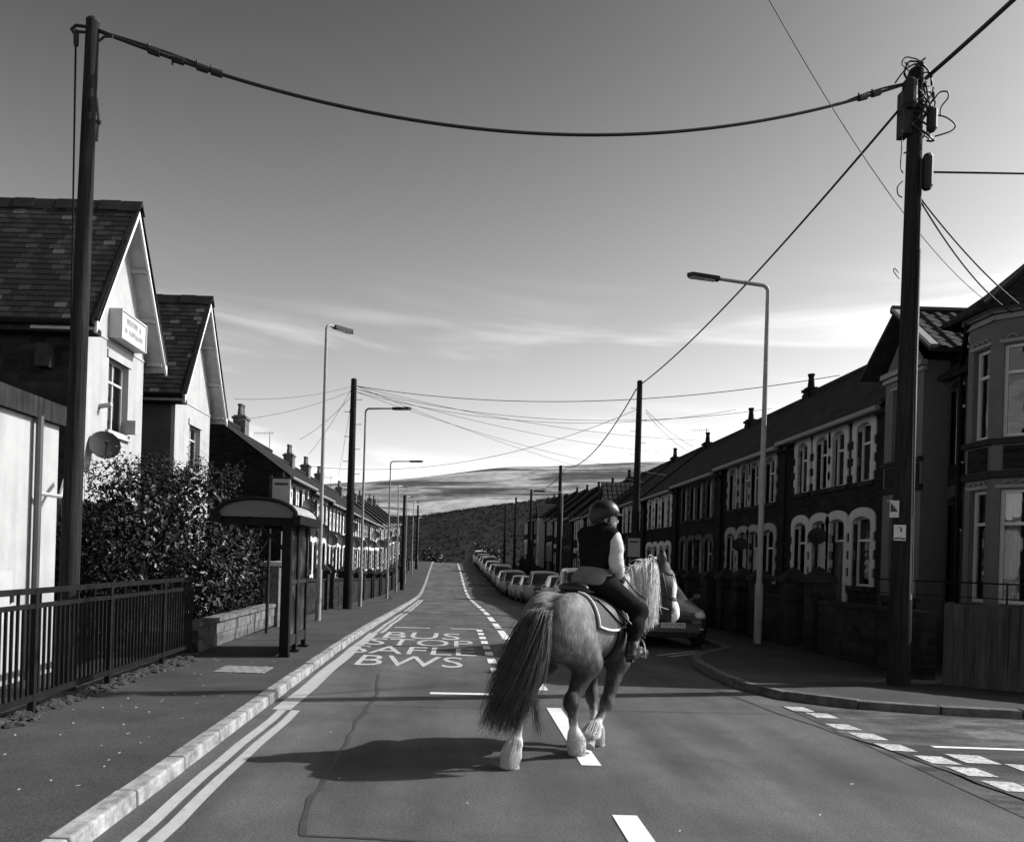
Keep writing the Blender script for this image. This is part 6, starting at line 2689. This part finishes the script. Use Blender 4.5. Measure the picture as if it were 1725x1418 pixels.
saddle = thing('saddle', 'black saddle on a dark pad with white binding, under the rider', 'saddle', (HO[0], HO[1], 0), rot=HROT)
us = np.linspace(-.30, .36, 15)
amax = [1.42 + .16 * math.sin((u + .30) / .66 * math.pi) for u in us]
pad, PG = drape('saddle_pad', 'pad_cloth', us, [np.linspace(-a, a, 31) for a in amax], .004, .020, saddle)
for side in (0, -1):
    mb = MB()
    pts = [tuple(PG[0, 8 if side == 0 else -9] + np.array([0, 0, 0]))] if False else []
    loop_ = [PG[0, j] for j in (range(12, -1, -1) if side == 0 else range(18, 31))] + [PG[i, side] for i in range(1, 15)] + [PG[14, j] for j in (range(1, 13) if side == 0 else range(29, 17, -1))]
    mb.tube(loop_, .013, 6)
    mb.build('binding', 'pad_trim', pad, world=False, smooth=True)
us2 = np.linspace(-.24, .32, 13)
drape('flap', 'leather', us2, [np.linspace(-(.62 + .80 * math.sin(max(0, (u + .10)) / .42 * math.pi * .8) ** .7 if -.10 < u < .32 else .62), -.0, 14) for u in us2], .021, .038, saddle)
drape('flap', 'leather', us2, [np.linspace(0, (.62 + .80 * math.sin(max(0, (u + .10)) / .42 * math.pi * .8) ** .7 if -.10 < u < .32 else .62), 14) for u in us2], .021, .038, saddle)
flesh('seat', 'leather', [('e', (.03, 0, 1.455), (.22, .13, .045)), ('e', (-.20, 0, 1.485), (.06, .15, .055)), ('e', (.25, 0, 1.50), (.06, .09, .06))], .010, saddle, k=.05)
O = [(.16, 0, 1.06)] * 40
aa = np.linspace(1.35, 2 * math.pi - 1.35, 40)
gp = on_skin(TR_, O, [(0, math.sin(a), math.cos(a)) for a in aa], .022)
mb = MB()
for w in (-.04, 0, .04):
    mb.tube([p + np.array([w, 0, 0]) for p in gp], .022, 6)
mb.build('girth', 'leather', saddle, world=False, smooth=True)

# ------------------------------------------------------------------ rider (same frame as the horse)
rider = thing('person', 'rider seen from behind in black helmet, dark vest and striped sleeves on the horse', 'person', (HO[0], HO[1], 0), rot=HROT)
hd_c = np.array([.16, -.115, 2.145])
fr = np.array([.55, -.83, 0.0])
fr /= np.linalg.norm(fr)
sr = np.array([-fr[1], fr[0], 0.0])
HM = np.stack([fr, sr, np.array([0, 0, 1.0])])


def hd(a, b, c):
    return tuple(hd_c + fr * a + sr * b + np.array([0, 0, c]))


SHO = {1: (.12, .07, 1.945), -1: (.13, -.215, 1.945)}
ELB = {1: (.20, .06, 1.72), -1: (.10, -.265, 1.71)}
WRI = {1: (.31, .03, 1.62), -1: (.265, -.215, 1.61)}
HIP = {1: (.09, .06, 1.53), -1: (.09, -.15, 1.53)}
KNE = {1: (.34, .385, 1.28), -1: (.35, -.395, 1.28)}
ANK = {1: (.13, .40, .965), -1: (.14, -.425, .965)}
TOE = {1: (.33, .42, .905), -1: (.335, -.455, .905)}
TORSO = [('e', (.055, -.045, 1.54), (.135, .160, .11)), ('c', (.065, -.05, 1.60), (.09, -.06, 1.74), .105, .108), ('e', (.10, -.07, 1.85), (.108, .150, .155)),
         ('c', SHO[1], SHO[-1], .062, .062), ('c', (.125, -.085, 1.97), (.145, -.10, 2.08), .052, .048)]
SKULL = [('e', hd(0, 0, .015), (.096, .074, .105), HM), ('e', hd(.035, 0, -.06), (.062, .056, .062), HM), ('c', hd(.085, 0, -.01), hd(.108, 0, -.045), .012, .017),
         ('c', hd(.07, 0, -.10), hd(.075, 0, -.098), .022, .022), ('c', hd(.088, .012, -.075), hd(.088, -.012, -.075), .011, .011),
         ('e', hd(-.005, .076, -.02), (.02, .012, .032), HM), ('e', hd(-.005, -.076, -.02), (.02, .012, .032), HM)]


def armp(s, f=1.0):
    return [('c', SHO[s], ELB[s], .058 * f, .044 * f), ('c', ELB[s], WRI[s], .044 * f, .030 * f)]


def legp(s):
    return [('c', HIP[s], KNE[s], .105, .064), ('c', KNE[s], (np.array(KNE[s]) * .55 + np.array(ANK[s]) * .45 + np.array([-.02, 0, 0])), .062, .058),
            ('c', (np.array(KNE[s]) * .55 + np.array(ANK[s]) * .45 + np.array([-.02, 0, 0])), ANK[s], .058, .040)]


def handp(s):
    w = np.array(WRI[s])
    f = np.array([.80, -.10 * s - .25, -.35])
    f /= np.linalg.norm(f)
    o = np.array([0, s * 1.0, 0])
    dn = np.cross(f, o) * (1 if s < 0 else -1)
    if dn[2] > 0:
        dn = -dn
    out_ = [('c', w, w + f * .05, .026, .030), ('e', w + f * .065, (.040, .022, .036))]
    for q in range(4):
        b = w + f * (.085 + .008 * (1.5 - abs(q - 1.5))) + dn * (-.028 + .019 * q)
        k1 = b + f * .026 - o * .012
        k2 = k1 - f * .006 - o * .030
        k3 = k2 - f * .022 - o * .006
        out_ += [('c', b - f * .02, k1, .0098, .0095), ('c', k1, k2, .0095, .0085), ('c', k2, k3, .0085, .0075)]
    tb_ = w + f * .045 - dn * .030
    out_ += [('c', tb_, tb_ + f * .035 - dn * .010 - o * .016, .012, .010), ('c', tb_ + f * .035 - dn * .010 - o * .016, tb_ + f * .055 - o * .028, .010, .008)]
    return out_


FEET = [('c', tuple(np.array(ANK[s]) + np.array([-.03, 0, -.055])), TOE[s], .038, .030) for s in (1, -1)] + [('c', ANK[s], tuple(np.array(ANK[s]) + np.array([-.025, 0, -.05])), .042, .038) for s in (1, -1)]
flesh('body', 'skin', TORSO + SKULL + armp(1) + armp(-1) + legp(1) + legp(-1) + FEET + handp(1)[:2] + handp(-1)[:2], .0085, rider, k=.022, it=1)
for s in (1, -1):
    flesh('glove', 'glove', [('c', tuple(np.array(WRI[s]) * 1.0), tuple(np.array(WRI[s]) + np.array([.01, 0, -.004])), .034, .034)] + handp(s), .0045, rider, k=.007, infl=.003, it=1)
for s in (1, -1):
    mb = MB()
    b2 = bmesh.new()
    bmesh.ops.create_icosphere(b2, subdivisions=2, radius=.0115)
    p = hd(.083, s * .032, .012)
    mb.add([(v.co.x + p[0], v.co.y + p[1], v.co.z + p[2]) for v in b2.verts], [tuple(v.index for v in f.verts) for f in b2.faces])
    b2.free()
    mb.build('eye', 'eye', rider, world=False, smooth=True)
mb = MB()
mb.tube([hd(.098, .022, -.074), hd(.103, 0, -.072), hd(.098, -.022, -.074)], .005, 6)
mb.build('lips', 'soffit', rider, world=False, smooth=True)
# hair: a bun at the nape and strands before the ear
flesh('hair', 'rider_hair', [('e', hd(-.045, 0, -.02), (.07, .074, .085), HM), ('e', hd(-.095, 0, -.085), (.045, .052, .05), HM), ('c', hd(-.06, 0, -.06), hd(-.07, 0, -.13), .055, .05), ('c', hd(.02, .066, .0), hd(.018, .068, -.06), .014, .008), ('c', hd(.02, -.066, .0), hd(.018, -.068, -.06), .014, .008)], .007, rider, k=.02, it=1)
# helmet: shell, peak, harness, a pale highlight comes from its gloss
flesh('helmet', 'helmet', [('e', hd(-.010, 0, .038), (.138, .112, .116), HM), ('e', hd(-.05, 0, -.02), (.095, .098, .10), HM), ('c', hd(.09, .045, .035), hd(.09, -.045, .035), .022, .022)], .007, rider, k=.03,
      cut=[lambda X, Y, Z: (hd_c[2] - .022 + .42 * ((X - hd_c[0]) * fr[0] + (Y - hd_c[1]) * fr[1])) - Z], it=1)
mb = MB()
N = 12
top_, bot_ = [], []
for row, ext in ((0, .0), (1, .03), (2, .055)):
    top_.append([hd(.105 * math.cos(t) * 1.0 + (ext if True else 0) * math.cos(t) + .012, .085 * math.sin(t), .035 - ext * .35 + .0) for t in np.linspace(-1.25, 1.25, N)])
for rowp in top_:
    bot_.append([(p[0], p[1], p[2] - .008) for p in rowp])
mb.grid(top_)
mb.grid(bot_)
mb.grid([top_[-1], bot_[-1]])
mb.build('peak', 'helmet', rider, world=False, smooth=40)
mb = MB()
for s in (1, -1):
    mb.tube([hd(.03, s * .088, .02), hd(.03, s * .075, -.05), hd(.055, s * .045, -.105), hd(.06, 0, -.122)], .006, 5)
    mb.tube([hd(-.05, s * .085, .02), hd(.028, s * .078, -.045)], .006, 5)
mb.build('harness', 'leather', rider, world=False, smooth=True)
# clothes follow the same shapes, grown outwards and cut at hem, cuff and neck
z_lt = lambda z: (lambda X, Y, Z: Z - z + 0 * X + 0 * Y)
z_gt = lambda z: (lambda X, Y, Z: z - Z + 0 * X + 0 * Y)
flesh('vest', 'vest', TORSO[:3] + [('c', (.115, .05, 1.965), (.125, -.185, 1.965), .060, .060), ('c', (.115, -.08, 1.99), (.13, -.095, 2.035), .055, .050)], .009, rider, k=.05, infl=.026, cut=[z_gt(1.590)], it=2)
mb = MB()
mb.tube([(.125 + .070 * math.cos(t), -.09 + .070 * math.sin(t), 2.045 + .012 * math.cos(t)) for t in np.linspace(0, 2 * math.pi, 17)], .016, 6)
mb.build('collar', 'vest', rider, world=False, smooth=True)
flesh('shirt', 'shirt', [('e', (.055, -.045, 1.56), (.150, .166, .10)), ('c', (.065, -.05, 1.60), (.09, -.06, 1.74), .112, .112)], .010, rider, k=.04, infl=.02, cut=[z_gt(1.515), z_lt(1.70)], it=2)
for s in (1, -1):
    e, w = np.array(ELB[s]), np.array(WRI[s])
    wr = [('c', tuple(e + (w - e) * t + rng.normal(size=3) * .006), tuple(e + (w - e) * (t + .05) + rng.normal(size=3) * .006), .050 - .012 * t, .048 - .012 * t) for t in (.15, .42, .68, .9)]
    up_ = np.array(SHO[s])
    wr += [('c', tuple(up_ + (e - up_) * t + rng.normal(size=3) * .008), tuple(up_ + (e - up_) * (t + .06) + rng.normal(size=3) * .008), .066 - .012 * t, .062 - .012 * t) for t in (.2, .5, .8)]
    cutw = [lambda X, Y, Z, w=w, e=e: ((X - w[0]) * (w - e)[0] + (Y - w[1]) * (w - e)[1] + (Z - w[2]) * (w - e)[2]) / np.linalg.norm(w - e)]
    flesh('sleeve', 'sleeve', armp(s, 1.05) + wr, .0075, rider, k=.022, infl=.012, cut=cutw, it=1)
flesh('breeches', 'breeches', [TORSO[0]] + legp(1) + legp(-1), .010, rider, k=.05, infl=.012, cut=[z_lt(1.60), z_gt(1.02)], it=2)
for s in (1, -1):
    a, t_ = np.array(ANK[s]), np.array(TOE[s])
    mid_ = np.array(KNE[s]) * .30 + a * .70
    bt = flesh('boot', 'boot', [('c', tuple(mid_), tuple(a), .056, .047), ('c', tuple(a), tuple(a + np.array([-.03, 0, -.06])), .048, .040), ('c', tuple(a + np.array([-.03, 0, -.06])), tuple(t_), .042, .034),
                         ('c', tuple(a + np.array([.02, 0, -.01])), tuple(t_), .036, .030)], .0075, rider, k=.025, infl=.006, it=1)
    mb = MB()
    sl_ = a + np.array([-.055, 0, -.115])
    mb.hexa([sl_ + np.array(q) for q in ((0, -.03, -.012), (.045, -.03, -.012), (.045, .03, -.012), (0, .03, -.012), (0, -.03, .02), (.045, -.03, .02), (.045, .03, .02), (0, .03, .02))])
    mb.build('heel', 'rubber', bt, world=False)
    mb = MB()
    for q in (.25, .5, .75):
        p = a + (t_ - a) * q + np.array([0, 0, .036 - .01 * q])
        mb.tube([p + np.array([0, -.035, -.012]), p + np.array([.01, 0, .012]), p + np.array([0, .035, -.012])], .005, 5)
    mb.build('laces', 'white_paint', bt, world=False, smooth=True)
    # stirrup leathers and irons
    top_ = on_skin(TR_, [(.10, 0, 1.12)], [(0, s * math.sin(1.0), math.cos(1.0))], .045)[0]
    foot = (a + t_) / 2 + np.array([.03, 0, -.02])
    mb = MB()
    mb.tube([top_, np.array([.16, s * .40, 1.17]), foot + np.array([0, s * .05, .13])], .011, 6)
    mb.build('stirrup_leather', 'leather', saddle, world=False, smooth=True)
    mb = MB()
    arch_ = [foot + np.array([.0, .062 * math.cos(t), -.045 + .165 * math.sin(t) ** .8]) for t in np.linspace(0, math.pi, 15)]
    mb.tube(arch_, .008, 6)
    mb.bar(foot + np.array([0, -.066, -.047]), foot + np.array([0, .066, -.047]), .035, .012)
    mb.build('stirrup_iron', 'chrome', saddle, world=False, smooth=45)

# ------------------------------------------------------------------ bridle and reins
bridle = thing('bridle', 'dark leather bridle with reins on the horse\'s head', 'bridle', (HO[0], HO[1], 0), rot=HROT)


def head_loop(a0, a1, off, n=26):
    """loop round the head, from the front at a0 to the back at a1"""
    O_, D_ = [], []
    for k in range(n + 1):
        t = 2 * math.pi * k / n
        a = a0 + (a1 - a0) * (.5 - .5 * math.cos(t))
        O_.append(hp(a, .025, 0))
        D_.append(tuple(fh * math.cos(t) + sh * math.sin(t)))
    return on_skin(HEAD + NECK[2:3], O_, D_, off, k=.03, hi=.25)


for nm, a0, a1 in (('noseband', .66, .60), ('browband', .10, .02)):
    lp = head_loop(a0, a1, .006)
    mb = MB()
    ax_ = Vector((muz - poll) / np.linalg.norm(muz - poll))
    for w in (-.010, 0, .010):
        mb.tube([Vector(p) + ax_ * w for p in lp], .008, 5)
    mb.build(nm, 'leather', bridle, world=False, smooth=True)
for s in (1, -1):
    O_ = [hp(a, .01, 0) for a in np.linspace(.0, .9, 12)]
    cp = on_skin(HEAD, O_, [tuple(sh * s)] * 12, .007, k=.03, hi=.22)
    mb = MB()
    mb.tube(cp, .010, 6)
    mb.build('cheek_strap', 'leather', bridle, world=False, smooth=True)
    mb = MB()
    c = Vector(cp[-1])
    mb.tube([c + Vector(fh * .034 * math.cos(t)) + Vector((0, 0, .034 * math.sin(t))) for t in np.linspace(0, 2 * math.pi, 15)], .006, 5)
    mb.build('bit_ring', 'dark_metal', bridle, world=False, smooth=True)
    hnd = np.array(WRI[s]) + np.array([.10, -.02, -.03])
    m1 = np.array(pushout(np.array([[.72, -.27 if s < 0 else .20, 1.36]]), .03)[0])
    mb = MB()
    cpts = [hnd, hnd * .5 + m1 * .5 + np.array([0, 0, -.02]), m1, m1 * .45 + np.array(cp[-1]) * .55 + np.array([.02, -.03 if s < 0 else .04, -.02]), np.array(cp[-1])]
    rein = np.array([bez(cpts, t) for t in np.linspace(0, 1, 16)])
    rein[:-2] = pushout(rein[:-2], .014)
    mb.tube(rein, .0085, 6)
    mb.build('rein', 'leather', bridle, world=False, smooth=True)
